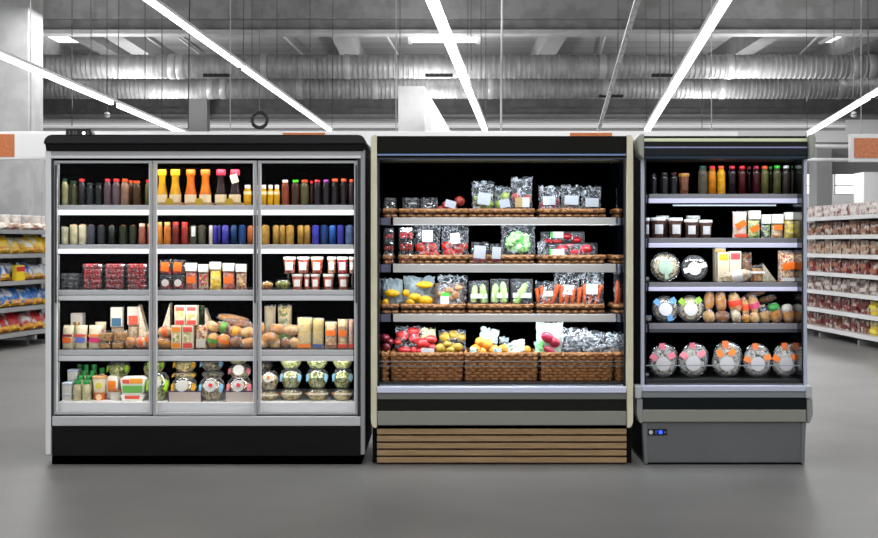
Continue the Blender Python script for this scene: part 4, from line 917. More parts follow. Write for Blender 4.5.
baghood('M3',553.6,580,273,307,'clear bag of carrots with large white label, taller',label=cl,lab=(.02,.52,.42,.28,.05),d=.1,name='carrot_bag',Y=.34,mat=BAG); baghood('M3',580.4,603.6,273,307,'clear bag of carrots with wide white label, rightmost',label=cl,lab=(-.05,.54,.5,.3,0),d=.1,name='carrot_bag')
carrot(616,304,618.4,280,2.4,'carrot in the narrow end basket'); carrot(620.4,304,621,282,2.2,'carrot in the narrow end basket'); baghood('M3',613.8,622.4,273,306,'narrow clear bag of carrots at right wall',d=.07)
# bottom deck
BR=.27
PK=((205,50,48),(165,36,36)); YL=((178,148,42),(140,112,34))
multi('M4','sweet_potato','sweet potato',((125,30,45),(95,20,35)),((385,337.6,4.6,4),(390,341.6,3.8,3.8),(386.4,346.6,4.6,4.4)),'dark red sweet potato in the end basket',Y=BR,ry=.03)
multi('M4','red_potato','potato',PK,((402.4,335.6,6.4,5.2),(413.4,331.4,6.6,4.6),(414.6,339,6,5.2),(397.6,342,4.4,3.6)),'pinkish red potato in the upper heap',Y=.32,ry=.03)
multi('M4','red_potato','potato',PK,((404.6,350.6,7,4),(413.6,350.8,3.6,4.2),(424,343.6,8,5.4),(430.6,339.6,6.4,4.6),(421,351.4,5.6,3.6),(432.6,347.6,4.6,3.8)),'pinkish red potato in the front heap',Y=.25,ry=.03)
multi('M4','yellow_potato','potato',YL,((445,337.4,5.6,5.2),(453.4,335.2,5.6,4.8),(461.4,337.6,4.6,4.6)),'mottled yellow potato in the back heap',Y=.32,ry=.03)
multi('M4','yellow_potato','potato',YL,((440.6,348.6,6.2,5.2),(450.6,350.2,6,4.6),(457.4,347,5.6,4.2),(447.4,344.4,5,3.6)),'mottled yellow potato in the front heap',Y=.25,ry=.03)
baghood('M4',395.4,421.6,326.6,348,'net bag of pinkish potatoes at the back',Y=.33,d=.1,mat=BAGL,name='potato_bag'); baghood('M4',438.6,466,330.6,350,'net bag of yellow potatoes at the back',Y=.33,d=.1,mat=BAGL,name='potato_bag')
baghood('M4',420,436,328.4,340,'crumpled greenish bag between the potato heaps',Y=.36,d=.06,mat=M((196,205,140),.5,c2=(225,225,190),sc_=25,bump=.4),name='paper_bag')
t=thing('price_card',(PX(427.6,.19),.19,PZ(354.6,.19)),'small white card in front of pinkish potatoes','card','M4'); mk(B().box(-.04,.04,-.001,.001,0,.04),'card_face',M((220,230,235)),t,rot=(0,.05,0))
def paperflap(px,py,w_,h_,ds,Y=.22,col=(188,198,196),rot=0):
    s=S(Y); o=thing('paper_bag',(PX(px,Y),Y,PZ(py,Y)),ds,'paper bag','M4',rot=(-.2,rot,0))
    mk(B().pillow(w_*s,h_*s,.04,9,9,crumple=.016,fat=.4),'crumpled_paper',M(col,.55,c2=(150,168,172),sc_=18,bump=.3),o,ang=25)
OG=((240,165,55),(225,130,30))
multi('M4','orange','orange',OG,((476,349.6,6,5.6),(487,344.4,6.4,5.4),(494,350.2,6,5.4),(503.4,349.4,6,5.2),(482.6,351.6,4.6,4.6),(480,341.6,5,4.6),(526.6,350.2,4.6,4.6)),'orange citrus fruit among white paper',Y=.25,rough=.5,ry=.03)
paperflap(487.6,343.6,19,15,'crumpled white paper at the tallest point of orange basket',Y=.3,rot=.2); paperflap(473.6,354,8,6,'small white paper at left of orange basket',Y=.215,col=(190,220,195)); paperflap(497.6,353.6,8,5,'low white paper in middle of orange basket',Y=.215)
paperflap(517,353.6,21,12,'broad cream paper at right of orange basket',Y=.235,col=(232,228,205),rot=-.25); paperflap(504,343.6,9,6,'small crumpled white bag behind the oranges',Y=.33)
OP=M((190,200,192),.55,c2=(150,176,150),sc_=14)
baghood('M4',535.8,563,322.6,356,'white and green paper bag with red onions inside',Y=.3,d=.08,mat=OP,name='paper_bag',crumple=.012)
paperflap(539,353.6,9,12,'bright green paper corner beside the red onions',Y=.21,col=(110,190,100))
multi('M4','red_onion','onion',((165,25,60),(120,15,45)),((547.6,337.4,7,5.6),(554.4,342.4,6,5),(549.6,351,8,3.8)),'glossy red onion in white paper bag',Y=.22,rot=.6,ry=.028)
DKV=((78,88,84),(40,48,44))
multi('M4','aubergine','aubergine',((70,76,80),(34,38,42)),((570,350,9,4),(582,346.6,10,5),(597,349,10,4.4),(590,341,9,4),(607,352,7,3.2),(574,340.6,7,3.6)),'dark vegetable under crumpled clear film',Y=.27,ry=.03)
baghood('M4',560,588,329,357,'crumpled clear bag on dark vegetables, left part',Y=.26,d=.14,crumple=.024); baghood('M4',584,619,333,358,'crumpled clear bag on dark vegetables, right part',Y=.25,d=.14,crumple=.024)
baghood('M4',614,622.6,333,356,'clear bag in the narrow end basket',Y=.3,d=.07)
# ------------------------------------------------------------------ goods, right chiller
for x0,x1,yt,c,cap,ds in [(650,657,173.6,(26,28,34),(40,36,40),'dark bottle with blackish cap'),(659.8,668.6,172.6,(34,32,38),(48,40,44),'dark bottle with blackish cap'),(669.6,677.8,172.6,(26,28,32),(60,30,34),'dark bottle with blackish cap')]: bottle('R1',x0,x1,yt,c,cap,ds)
jar('R1',678.6,689.4,173.4,(96,54,34),(130,80,50),(170,120,40),'brown jar with gold lid',label=(110,66,44))
for x0,x1,yt,c,cap,ds in [(698,707.6,166,(112,106,84),(30,72,70),'grey green juice bottle with teal cap'),(708.2,716.2,166,(205,122,14),rcap,'amber juice bottle with red cap'),(717,725.2,166,(222,158,14),ocap,'golden juice bottle with orange cap'),
  (728.2,736,166,(34,12,26),(200,25,40),'purplish black juice bottle with red cap'),(738,746,166,(92,8,12),(215,25,35),'dark red juice bottle with red cap'),(752.4,760,166,(76,10,26),(175,25,60),'wine red juice bottle with crimson cap'),
  (760.8,768.6,166,(120,116,56),ocap,'olive juice bottle with orange cap'),(773,781,165.6,(112,114,66),(40,205,40),'olive juice bottle with bright green cap'),(782.2,790,165.6,(80,64,60),(225,225,230),'brownish juice bottle with white cap'),(790.8,798.2,165.6,(74,72,58),(40,205,40),'grey brown juice bottle with green cap'),(799.4,803.6,166,(34,34,30),(30,110,35),'dark bottle at the right wall with green cap')]: bottle('R1',x0,x1,yt,c,cap,ds)
bottle('R1',746.5,752,166.4,(40,8,14),(120,20,35),'dark bottle set back with dull red cap',Y=.33); bottle('R1',768.4,773,166.2,(50,60,40),(30,150,40),'dark bottle set back with green cap',Y=.33)
for x0,x1,yt in ((644.9,649.8,217.8),(650.4,665.6,217.6),(668,682.8,217.8),(684,697.8,219.4),(698.8,712.4,220)):
    jar('R2',x0,x1,yt,(66,46,42),(100,70,62),(222,222,222),'glass jar with white lid',label=(205,206,210))
for x0,x1 in ((656,669,),(686,700)): jar('R2',x0,x1,215.8,(70,56,50),(110,80,70),(210,214,214),'glass jar with white lid in the back row',Y=.36,label=None)
pouch('R2',732.2,747,211,(235,228,214),(225,170,140),'white packet with tilted orange label and red print',top=None,label=(245,110,20),lz=.5,lh=.22,lrot=-.5,base=(228,80,40),kind='noise',sc_=20,tf=.97,d=.06)
pouch('R2',747.4,760,210.4,(190,200,110),(120,160,50),'green pasta packet with tilted orange label',label=(245,115,20),lz=.34,lh=.2,lrot=-.5,col3=(225,225,170),d=.06)
pouch('R2',760.6,770.4,214.4,(150,185,80),(60,60,90),'white and green vegetable packet',top=(225,228,222),tf=.6,col3=(225,228,215))
pouch('R2',770.8,783,214,(225,150,70),(225,215,190),'white packet with square orange label',label=(245,125,30),lz=.44,lh=.22,tf=.6,top=(226,224,218))
pouch('R2',783.6,796.2,212,(225,200,60),(190,165,40),'yellow pasta packet with white header',tf=.7,col3=(245,225,95)); pouch('R2',799.2,803.8,212,(215,200,90),(180,160,60),'yellow pasta packet at the right wall',tf=.7,col3=(235,225,120))
pr=[('R3',643.8,648.8,252,281.6,'mix','sliver of a salad platter at the left wall',None,0),('R3',650.4,680.2,251.6,281.8,'dark','round salad platter with pale green label',(160,190,170),1),('R3',680.6,707.4,250.8,281,'silver','round salad platter with white paper band',(232,232,232),0)]
platter('R3',644.9,649,256,281,'mix','sliver of a salad platter at the left wall',tab=None,lab=None)
p1=platter('R3',650.4,680.2,251.6,281.8,'mix','round salad platter with pale green label',lab=(170,195,175)); mk(B().box(-.012,.012,-.033,-.031,-.085,-.01),'label_tail',M((165,192,172)),p1)
p2=platter('R3',680.6,707.4,250.8,281,'silver','round salad platter with white paper band',lab=(238,238,238)); mk(B().box(-.075,.075,-.033,-.031,-.02,.012),'paper_band',M((236,236,234)),p2,rot=(0,-.3,0))
mk(B().lathe([(.08,-.02),(.083,-.005)],32,axis='y'),'dark_rim',M((20,20,22)),p2)
carton('R3',713.8,724.6,247.6,'tall sandwich box with yellow top label',squares=((240,175,30),),Y=.3); 
carton('R3',716.6,728,252,'sandwich box with orange top label, front',squares=((240,165,30),),window=None); carton('R3',728.4,740,251,'sandwich box with red top label, front',squares=((215,60,70),),window=None)
roll('R3',722,750,269,281,'white','long pale wrap lying in front of sandwich boxes',Y=.17,wrap=True,band=(232,228,222),zb=ROW['R3'][1])
pouch('R3',738.6,752,252,(150,105,65),(95,60,40),'dark seeded bread packet behind the pale wrap',top=None,tf=.95,Y=.3,sc_=50)
bowlish('R3',751,762,264.5,None,'small tub of brown food with white band',zb=ROW['R3'][1]); 
o=ITEMS[-1][0]; mk(B().box(-.055,.04,-.049,-.047,.055,.068),'paper_band',M((230,230,230)),o)
triangle('R3',761.4,775,263,281.8,'dark wedge sandwich lying toward the back',True,Y=.36,zb=ROW['R3'][1])
pouch('R3',777.4,797,250,(215,170,120),(150,50,50),'clear box of nuts with orange label and white label',top=None,tf=.95,label=(245,115,20),lz=.5,lh=.22,lrot=-.15,base=(232,230,228),col3=(235,215,180),d=.1,sc_=90)
pouch('R3',798,803.8,251,(205,150,110),(150,60,50),'narrow packet with orange label at right wall',top=None,tf=.95,label=(235,120,50),lz=.5,lh=.14,d=.06)
platter('R4',644.9,651.6,294,322,'mix','sliver of a salad platter with blue tabs',tab=(70,140,200),lab=None)
platter('R4',651.8,678.6,291.4,322,'dark','round salad platter with blue tabs',tab=(100,170,225),lab=(225,226,228),tabs=3); platter('R4',676.8,704,292.4,321.6,'mix','round salad platter with lime green band',tab=(150,200,40),lab=(222,222,222))
za=ROW['R4'][1]
for x0,x1,y0,y1,t_,ds,bd,tl in ((703.8,714,292.4,309.6,'gold','upright golden roll, upper left of the bread row',None,.1),(715.4,726.2,292.6,311,'gold','upright golden roll, second in upper bread row',None,-.1),(728.4,741,293.6,312,'pale','pale roll with red paper top',(235,70,40),-.2),(741,748.6,298,316,'pale','slim pale roll with orange band',(240,90,40),-.15),(748.8,759.4,296.6,314,'pale','pale roll with pink paper label',(220,80,120),-.3)):
    roll('R4',x0,x1,y0,y1,t_,ds,Y=.26,band=bd,tilt=tl)
for x0,x1,y0,y1,t_,ds,bd,tl in ((703,714.6,310.6,322.6,'pale','wrapped roll, lower left of bread row',None,0),(715,729.4,311.6,322.6,'dark','brown wrapped roll low in the bread row',None,.2),(731,741,310.6,322.8,'white','whitish roll low in the bread row',None,0),(741.6,750,314,322.8,'gold','small golden roll low in the bread row',None,0),(749.6,759,312.6,322.8,'pale','pale roll low beside the dark banded bun',None,-.2)):
    roll('R4',x0,x1,y0,y1,t_,ds,Y=.22,band=bd,tilt=tl)
for x0,x1,t_,ds,bd,yt in ((758.8,769.4,'pale','upright bun with dark blue paper wrap',(28,30,60),304.6),(768.4,781.2,'gold','upright bun with green paper wrap',(50,140,60),303),(781.8,794,'gold','upright bun with grey paper wrap',(196,192,180),304.4),(795,803.8,'white','whitish wrapped bun at the right wall',None,305)):
    roll('R4',x0,x1,yt+1,322.6,t_,ds,band=None,tilt=-.25)
    o=ITEMS[-1][0]
    if bd: w_=(x1-x0)*S(.24); q=mk(B().ball((0,0,0),(w_/2*1.05,w_*.5,w_*.42),14,8),'paper_wrap',M(bd,.5),o,loc=(0,-.002,w_*.42))
roll('R4',744,766,291,296.5,'dark','dark baguette lying at the back',Y=.4); roll('R4',759,776,296,302,'dark','short dark loaf lying at the back',Y=.38)
for x0,x1,yt,tb,ds,ph in ((648.6,676.8,341,(228,120,140),'round platter with pink tabs',.5),(678,707.6,340.4,(228,130,145),'round platter with pink tabs',.6),(711.8,740.8,343,(235,125,40),'round platter with orange tabs',.9),(743,771.2,346,(235,130,60),'round platter with orange tabs and lighter filling',.3),(771.4,799.4,343,(235,120,30),'round platter with orange tabs and white sticker',.4)):
    platter('R5',x0,x1,yt,378,'silver',ds,tab=tb,phi=ph,tilt=.12)
for x0,x1,tb,ds in ((651,678,(215,100,120),'platter behind the first pink tabbed platter'),(681,708.6,(215,100,120),'platter behind the second pink tabbed platter'),(713,742.4,(230,110,30),'platter behind the first orange tabbed platter'),(744,771,(230,110,30),'tallest platter, behind the lighter filled platter'),(773,800.4,(230,110,30),'platter behind the rightmost platter')):
    o=platter('R5',x0,x1,340,376,'silver',ds,tab=tb,phi=1.3,tabs=1,lab=None,Y=.3,tilt=.12); o.location.z+=.03
platter('R5',644.9,648.4,343,377,'mix','sliver of a platter at the left wall',tab=(200,60,70),lab=None,tabs=1)
# ------------------------------------------------------------------ the hall
fm, nt, out = nodes('polished_concrete')
p = nt.nodes.new('ShaderNodeBsdfPrincipled'); nt.links.new(p.outputs[0], out.inputs[0])
tc = nt.nodes.new('ShaderNodeTexCoord')
n1 = nt.nodes.new('ShaderNodeTexNoise'); n1.inputs['Scale'].default_value = .9; n1.inputs['Detail'].default_value = 6
n2 = nt.nodes.new('ShaderNodeTexNoise'); n2.inputs['Scale'].default_value = 60; n2.inputs['Detail'].default_value = 3
for n in (n1, n2): nt.links.new(tc.outputs['Object'], n.inputs['Vector'])
mx = nt.nodes.new('ShaderNodeMath'); mx.operation = 'MULTIPLY_ADD'; mx.inputs[1].default_value = .35; nt.links.new(n2.outputs[0], mx.inputs[0]); nt.links.new(n1.outputs[0], mx.inputs[2])
r = nt.nodes.new('ShaderNodeValToRGB'); r.color_ramp.elements[0].position = .35; r.color_ramp.elements[0].color = lin((98,97,95)); r.color_ramp.elements[1].position = .95; r.color_ramp.elements[1].color = lin((128,127,125))
nt.links.new(mx.outputs[0], r.inputs[0]); nt.links.new(r.outputs[0], p.inputs['Base Color']); p.inputs['Roughness'].default_value = .42; p.inputs['Specular IOR Level'].default_value = .35
HW = 20; YB = 41; ZC = 7.2
struct(bx('floor', -HW, HW, -10, YB, -.1, 0, fm))
def grey(v, **k): return M((v, v, v), k.pop('rough', .7), **k)
DECK = grey(150, c2=(118,118,119), kind='noise', sc_=1.0, stretch=(.05, 6, 1), lo=.3, hi=.7)
struct(bx('ceiling', -HW, HW, -10, YB, ZC, ZC+.1, DECK))
wb = struct(bx('wall_back', -HW, HW, YB, YB+.2, 0, ZC, grey(205)))
struct(bx('wall_left', -HW-.2, -HW, -10, YB, 0, ZC, grey(160))); struct(bx('wall_right', HW, HW+.2, -10, YB, 0, ZC, grey(160)))
trim = [0]
def T(x0, x1, y0, y1, z0, z1, mat, bevel=0):
    trim[0] += 1; return struct(bx('trim_%d' % trim[0], x0, x1, y0, y1, z0, z1, mat, None, bevel))
CONC = grey(120, c2=(104,104,103), sc_=3, bump=.05, rough=.8); CONL = grey(150, c2=(138,138,138), sc_=3); COND = grey(120, c2=(106,106,106), sc_=3)
Yb = 22
T(-HW, HW, Yb, Yb+.18, PZ(31,Yb), ZC, CONC); T(-HW, HW, Yb-.12, Yb, PZ(19.6,Yb), ZC, CONC); T(-HW, HW, Yb-.2, Yb+.25, PZ(35.0,Yb), PZ(31,Yb), CONL)
Yb2 = 33
T(-HW, HW, Yb2, Yb2+.6, PZ(108.5,Yb2), ZC, COND); T(-HW, HW, Yb2-.1, Yb2+.6, PZ(115,Yb2), PZ(108.5,Yb2), COND); T(-HW, HW, Yb2-.3, Yb2+.7, PZ(117.5,Yb2), PZ(115,Yb2), CONL)
# ceiling joists running away from the camera, between the big beams
for px in (95, 128, 345, 552, 757, 20, 870):
    x = PX(px, 26); T(x-.25, x+.25, Yb+.9, Yb2, ZC-.55, ZC, M((150,150,150),.8) if px in (128,345,552) else COND)
# concrete columns
XC = (43-HX)*S(10.2)
T(-7.2, XC, 9.55, 10.2, 0, ZC, grey(168, c2=(156,156,156), sc_=4, bump=.03)); T(XC, XC+.001, 9.55, 9.56, 0, 1, CONL)
T(PX(188,32), PX(207,32), 32, 32.5, 0, ZC, grey(165)); T(PX(809,22), PX(824,22), 21.4, 22, 0, PZ(145,22), grey(140)); T(PX(864,17), PX(890,17), 17, 17.6, 0, PZ(172,17), grey(225))
# window strip in the back wall
for i, (a, b_) in enumerate(((740, 832), (834, 905))):
    w_ = bpy.data.objects.new('window_%d' % (i+1), None); C.objects.link(w_); struct(w_)
    bx('window_glass', PX(a,YB), PX(b_,YB), YB-.04, YB-.02, PZ(194,YB), PZ(174,YB), M((250,252,255),.3,emit=1.6), w_)
    for (x0,x1,y0,y1) in ((a,b_,173.3,174.4),(a,b_,185,186.2),(a,b_,193.6,194.8),(a-.5,a+1,174,194),(b_-1,b_+.5,174,194)):
        bx('window_frame', PX(x0,YB), PX(x1,YB), YB-.09, YB-.04, PZ(y1,YB), PZ(y0,YB), grey(185), w_)
# skylights set in the ceiling between the beams
def CY_(py): return CY + (ZC-.01-CH)*F/(HY-py)
for i, (a, b_) in enumerate(((40, 72), (411, 478), (838, 930))):
    w_ = bpy.data.objects.new('window_%d' % (i+3), None); C.objects.link(w_); struct(w_)
    ya, yb = CY_(33.5), CY_(42)
    bx('skylight_pane', PX(a,ya), PX(b_,ya), ya, yb, ZC-.03, ZC-.01, M((255,255,255),.3,emit=1.8), w_)
    bx('skylight_frame', PX(a,ya)-.1, PX(a,ya), ya, yb, ZC-.08, ZC-.01, grey(200), w_); bx('skylight_frame', PX(b_,ya), PX(b_,ya)+.1, ya, yb, ZC-.08, ZC-.01, grey(200), w_)
HALL = None
def hall(name, loc, desc, cat, custom=None, group=None, rot=None): return thing(name, loc, desc, cat, HALL, custom or desc, group, rot)
def stick(name, desc, cat, pts, r, mat, n=6, group=None):
    o = mk(B().tube(pts, r, n), name, mat, None, ang=60); reg(o, desc, cat, HALL, desc, group); return o
# air ducts: spiral ducts with seams and clamps
GALV = M((158,158,158), .5, metal=.25, c2=(136,136,136), sc_=2, stretch=(3,1,1)); 
def duct(Y, y0, y1, desc, clamps, vents):
    z = PZ((y0+y1)/2, Y); r = (y1-y0)/2*S(Y); x0, x1 = -13.5, 13.5
    o = hall('air_duct', (0, Y, z), desc, 'duct'); prof = []; n = 0; x = x0; st = .068
    while x < x1:
        prof += [(r, x), (r, x+st*.7), (r*1.055, x+st*.85), (r*1.055, x+st*1.1)]; x += st*1.9
    mk(B().lathe(prof, 28, axis='x'), 'spiral_duct', GALV, o, ang=20)
    for c in clamps:
        cx = PX(c, Y); mk(B().lathe([(r*1.05,-.09),(r*1.08,-.07),(r*1.08,.07),(r*1.05,.09)], 28, axis='x', c=(cx,0,0)), 'duct_clamp', M((176,176,176),.4,metal=.3), o)
    for v in vents:
        cx = PX(v, Y); mk(B().box(cx-.35, cx+.35, -r*.75, -r*.5, -r*.98, -r*.7), 'vent_slot', grey(20), o)
duct(24.5, 55, 78.2, 'long upper spiral air duct nearer the camera', (173, 181, 264, 347, 602, 729, 854, 870), (218, 439, 664))
duct(29, 78.6, 98.4, 'long lower spiral air duct behind the upper one', (211, 224, 300, 375, 491, 605, 722, 839), (610,))
# hanging tube lights, all parallel
D = Vector(((551-HX)/F, 1, -(289-HY)/F))
def atpx(px, py, z):   # the point seen at (px, py) at height z
    d = (z-CH)*F/(HY-py); return Vector((PX(px, CY+d), CY+d, z))
HOUS = M((190,190,190), .4); TUBE = M((255,255,255), .4, emit=4.5)
def along(p0, py_end):   # t where the line p0+t*D reaches pixel row py_end
    a, b_ = p0.z-CH, p0.y-CY; k = (HY-py_end)/F
    return (a-k*b_)/(k-D.z)
Q = D.to_track_quat('Y', 'Z').to_euler()
def tubelight(px, py, z, t0, t1, desc, breaks=(), tw=.03):
    p0 = atpx(px, py, z); o = hall('tube_light', p0, desc, 'light', rot=Q)
    segs = [t0]+list(breaks)+[t1]; L = D.length
    mk(B().box(-tw-.012, tw+.012, t0*L, t1*L, .02, .03+tw), 'light_housing', HOUS, o)
    for a, b_ in zip(segs[:-1], segs[1:]):
        mk(B().box(-tw, tw, a*L+.12, b_*L-.12, -.03, .02), 'light_tube', TUBE, o)
    for a in segs:
        mk(B().tube([(0, a*L+.1, .09), (0, a*L+.1, ZC-.01-(p0.z+D.z*a))], .005, 5), 'suspension_wire', grey(38), o)
    return o
p = atpx(149, 0, 4.1); tubelight(149, 0, 4.1, -6, along(p, 131), 'bright tube light running diagonally from top left behind the fridge', (4.2,))
p = atpx(0, 55, 3.3); tubelight(0, 55, 3.3, -3, along(p, 134), 'bright tube light lowest at the far left', (3.4, 6.6), .021)
p = atpx(431, 0, 4.1); tubelight(431, 0, 4.1, -6, along(p, 131), 'bright tube light above the middle chiller', (6.1,), .05)
p = atpx(726, 0, 4.1); tubelight(726, 0, 4.1, -6, along(p, 131), 'bright tube light above the narrow right chiller', (6.6,), .05)
p = atpx(878, 92, 3.9); tubelight(878, 92, 3.9, -9, along(p, 134), 'bright tube light at the far right edge', (0.5,))
# perforated cable tray and thin pole
p = atpx(638, 0, 4.2); e = p + D*along(p, 131); o = hall('cable_tray', p, 'thin perforated cable tray hanging right of the middle chiller', 'cable tray', rot=Q); L = (e-p).length
b_ = B(); b_.box(-.035, -.02, -5, L, 0, .04).box(.02, .035, -5, L, 0, .04)
mk(b_, 'tray_rail', grey(205), o); b_ = B(); k = -5.0
while k < L: b_.box(-.02, .02, k, k+.3, .0, .03); k += .42
mk(b_, 'tray_slat', grey(225), o)
stick('hanging_pipe', 'thin vertical metal pipe hanging above the middle chiller', 'pipe', [(PX(503,14),14,ZC),(PX(501,14),14,PZ(140,14))], .02, grey(175))
wires = ((91,56,89,22,24),(145,36,112,30,28),(72,98,126,24,24),(162,0,118,30,24),(252,36,78,30,24),(277,18,60,24,24),(471,0,70,24,22),(481,36,80,30,24),(660,36,98,24,26),(673,0,80,26,24),(834,36,90,26,24),(868,12,80,24,22),(618,36,52,20,24),(310,36,110,30,28),(400,36,56,24,24),(702,98,130,26,30))
for i, (px, ya, yb, zz, Yw) in enumerate(wires):
    stick('hanging_wire', 'thin straight wire hanging from the ceiling by the air ducts', 'wire', [(PX(px,21.5),21.5,ZC-.01),(PX(px,21.5),21.5,PZ(yb,21.5))], .011, grey(75), 5, group='thin wires hanging from the ceiling')
# white boxed shaft
Yx = 12.5; d2 = (74/F)
x0, x1 = PX(398,Yx), PX(425,Yx); zt = PZ(86,Yx); Ln = 14
b_ = B(); b_.add([(x0,Yx,0),(x1,Yx,0),(x1+Ln*d2,Yx+Ln,0),(x0+Ln*d2,Yx+Ln,0),(x0,Yx,zt),(x1,Yx,zt),(x1+Ln*d2,Yx+Ln,zt),(x0+Ln*d2,Yx+Ln,zt)], [(0,3,2,1),(4,5,6,7),(0,1,5,4),(1,2,6,5),(2,3,7,6),(3,0,4,7)])
o = mk(b_, 'partition_block', M((225,225,226),.6,c2=(215,215,216),sc_=3), None, bevel=.01); reg(o, 'x', 'partition', HALL, 'plain white partition block rising between fridge and middle chiller')
# hanging aisle signs: a long white board with orange panels
Yf = 6.6; zt, zb = PZ(131.5,Yf), PZ(159.5,Yf)
o = hall('sign_board', (0, Yf, zb), 'long white hanging aisle board with orange squares behind the cases', 'sign')
bx('board', PX(-60,Yf), PX(738,Yf), 0, .05, 0, zt-zb, M((240,240,240),.5), o, .004)
for a, c in ((-40,14.5),(283,325),(570,612)): bx('orange_panel', PX(a,Yf), PX(c,Yf), -.008, 0, .03 if a < 0 else .06, zt-zb-(.03 if a < 0 else .015), M((205,125,75),.7,c2=(190,110,64),sc_=60), o, 0)
bx('white_panel', PX(19.5,Yf), PX(150,Yf), -.008, 0, .02, zt-zb-.025, M((238,238,238),.5), o, 0)
for a in (30, 230, 396, 712): mk(B().tube([(PX(a,Yf),.025,zt-zb),(PX(a,Yf),.025,ZC-zb-.005)], .006, 5), 'suspension_wire', grey(150), o)
Ys = 6.2; z0 = PZ(162,Ys); o = hall('sign_board', (PX(880,Ys), Ys, z0), 'small white framed sign with orange panel at the right edge', 'sign')
ww = 30*S(Ys); hh = 28*S(Ys)
bx('sign_frame', -ww, ww, 0, .06, 0, hh, grey(215), o, .006); bx('orange_panel', -ww+.045, ww-.045, -.008, 0, .045, hh-.045, M((200,128,92),.8,c2=(182,110,76),sc_=60), o, 0)
for a in (-.2, .2): mk(B().tube([(a,.03,hh),(a,.03,ZC-z0-.005)], .006, 5), 'suspension_wire', grey(150), o)
# ring, globes, distant pipes
Yr = 16; o = mk(B().tube([(7.6*S(Yr)*math.cos(a*math.pi/12), 0, 7.6*S(Yr)*math.sin(a*math.pi/12)) for a in range(24)], .034, 8, close=True), 'hanging_ring', grey(45), None, loc=(PX(259.5,Yr), Yr, PZ(120,Yr))); reg(o,'r','ring',HALL,'dark round ring hanging above the fridge')
stick('hanging_wire','thin wire holding the dark round ring above the fridge','wire',[(PX(259.5,Yr),Yr,PZ(112,Yr)),(PX(259.5,Yr),Yr,ZC-.01)],.008,grey(110),5)
for px, py, w_ in ((107,115,'above the fridge at left'),(854,114.5,'above the small right sign')):
    Yg = 17.5; o = hall('globe_camera', (PX(px,Yg), Yg, PZ(py,Yg)), 'small pale globe hanging on a thin rod '+w_, 'camera')
    mk(B().ball((0,0,0), 3.1*S(Yg), 16, 10), 'globe', grey(205), o); mk(B().lathe([(3.3*S(Yg),-.01),(3.3*S(Yg),.012)],16), 'globe_band', grey(90), o); mk(B().tube([(0,0,.05),(0,0,ZC-PZ(py,Yg)-.005)], .008, 5), 'rod', grey(70), o)
for py, r_, v in ((121.4,.05,110),(125.6,.035,190),(129.4,.045,95)):
    stick('ceiling_pipe','thin horizontal pipe far behind the ducts','pipe',[(-15,38.2,PZ(py,38.2)),(15,38.2,PZ(py,38.2))],r_,grey(v),8,group='thin horizontal pipes far behind the ducts')
for py in (146.5, 160):
    stick('ceiling_pipe','white horizontal pipe between right chiller and hanging sign','pipe',[(PX(790,20),20,PZ(py,20)),(PX(905,20),20,PZ(py,20))],.045,grey(215),8,group='white horizontal pipes left of the right sign')
T(PX(790,21), PX(905,21), 22.2, 22.4, PZ(171,21), PZ(138,21), grey(135))
# thin linear pipe near roof left (conduits)
for (a, ya, c, yb) in ((75,37,112,56),(147,37,172,56),(178,37,203,56),(283,36,302,54),(387,36,398,54),(600,55,605,36),(800,54,818,36)):
    k = [atpx(a, ya, ZC-.12), atpx(c, yb, ZC-.12)]
    stick('ceiling_conduit','thin pale conduit running along the ceiling between beams','pipe',k,.035,grey(185),6,group='pale ceiling conduits')

# ------------------------------------------------------------------ aisle shelving
def run_frame(name, A, Bp, zs, side, desc, depth=.5, post_every=1.3, rail=.05, col=170, back=True):
    A = Vector(A); Bp = Vector(Bp); d = (Bp-A); L = d.length; ang = math.atan2(d.y, d.x)
    o = hall(name, (A.x, A.y, 0), desc, 'shelving', rot=(0,0,ang))
    sd = side  # +1: goods on local +y side
    y0, y1 = (0, depth) if sd > 0 else (-depth, 0)
    for z in zs:
        bx('shelf_board', 0, L, y0, y1, z-.02, z, grey(col), o, 0)
        yr = 0 if sd > 0 else 0
        bx('price_rail', 0, L, (-.012 if sd > 0 else 0), (0 if sd > 0 else .012), z-rail, z+.004, grey(col+28 if col+28 < 256 else 235), o, 0)
    bx('back_panel', 0, L, (depth if sd > 0 else -depth-.02), (depth+.02 if sd > 0 else -depth), .05, zs[-1], grey(70 if back else 150), o, 0)
    bx('top_panel', 0, L, (depth if sd > 0 else -depth-.02), (depth+.02 if sd > 0 else -depth), zs[-1], zs[-1]+.2, grey(190), o, 0)
    k = 0.0
    while k <= L+.01:
        bx('upright', k-.02, k+.02, (depth-.06 if sd > 0 else -depth), (depth if sd > 0 else -depth+.06), 0, zs[-1]+.2, grey(col-10), o, 0)
        bx('foot', k-.02, k+.02, min(y0,y1)+.03, max(y0,y1), 0, .07, grey(col-60), o, 0); k += L/round(L/post_every)
    return o, A, d.normalized(), L, ang
CHIP = {}
def bagobj(name, loc, ang, w, h, d, cols, custom, group, cat='packet', lean=.0, label=None, base=None, seg=7, sc_=9, pos=.6, flat=False):
    o = thing(name, loc, '', cat, HALL, custom, group, rot=(lean, 0, ang))
    m = M(cols[0], .4, c2=cols[1], c3=cols[2], sc_=sc_, lo=.38, hi=.62)
    mk(B().pillow(w, h, d, seg, seg, crumple=.012, fat=.6), 'bag', m, o)
    if base: mk(B().pillow(w*1.02, h*.4, d*1.03, seg, 4, crumple=.008, fat=.95), 'printed_base', M(base[0], .4, c2=base[1], sc_=16, lo=.45, hi=.6), o)
    if label: mk(B().box(-w*.36, w*.36, -d*.5-.006, -d*.5+.004, h*(pos-.14), h*(pos+.14)), 'printed_label', M(label, .5), o)
    return o
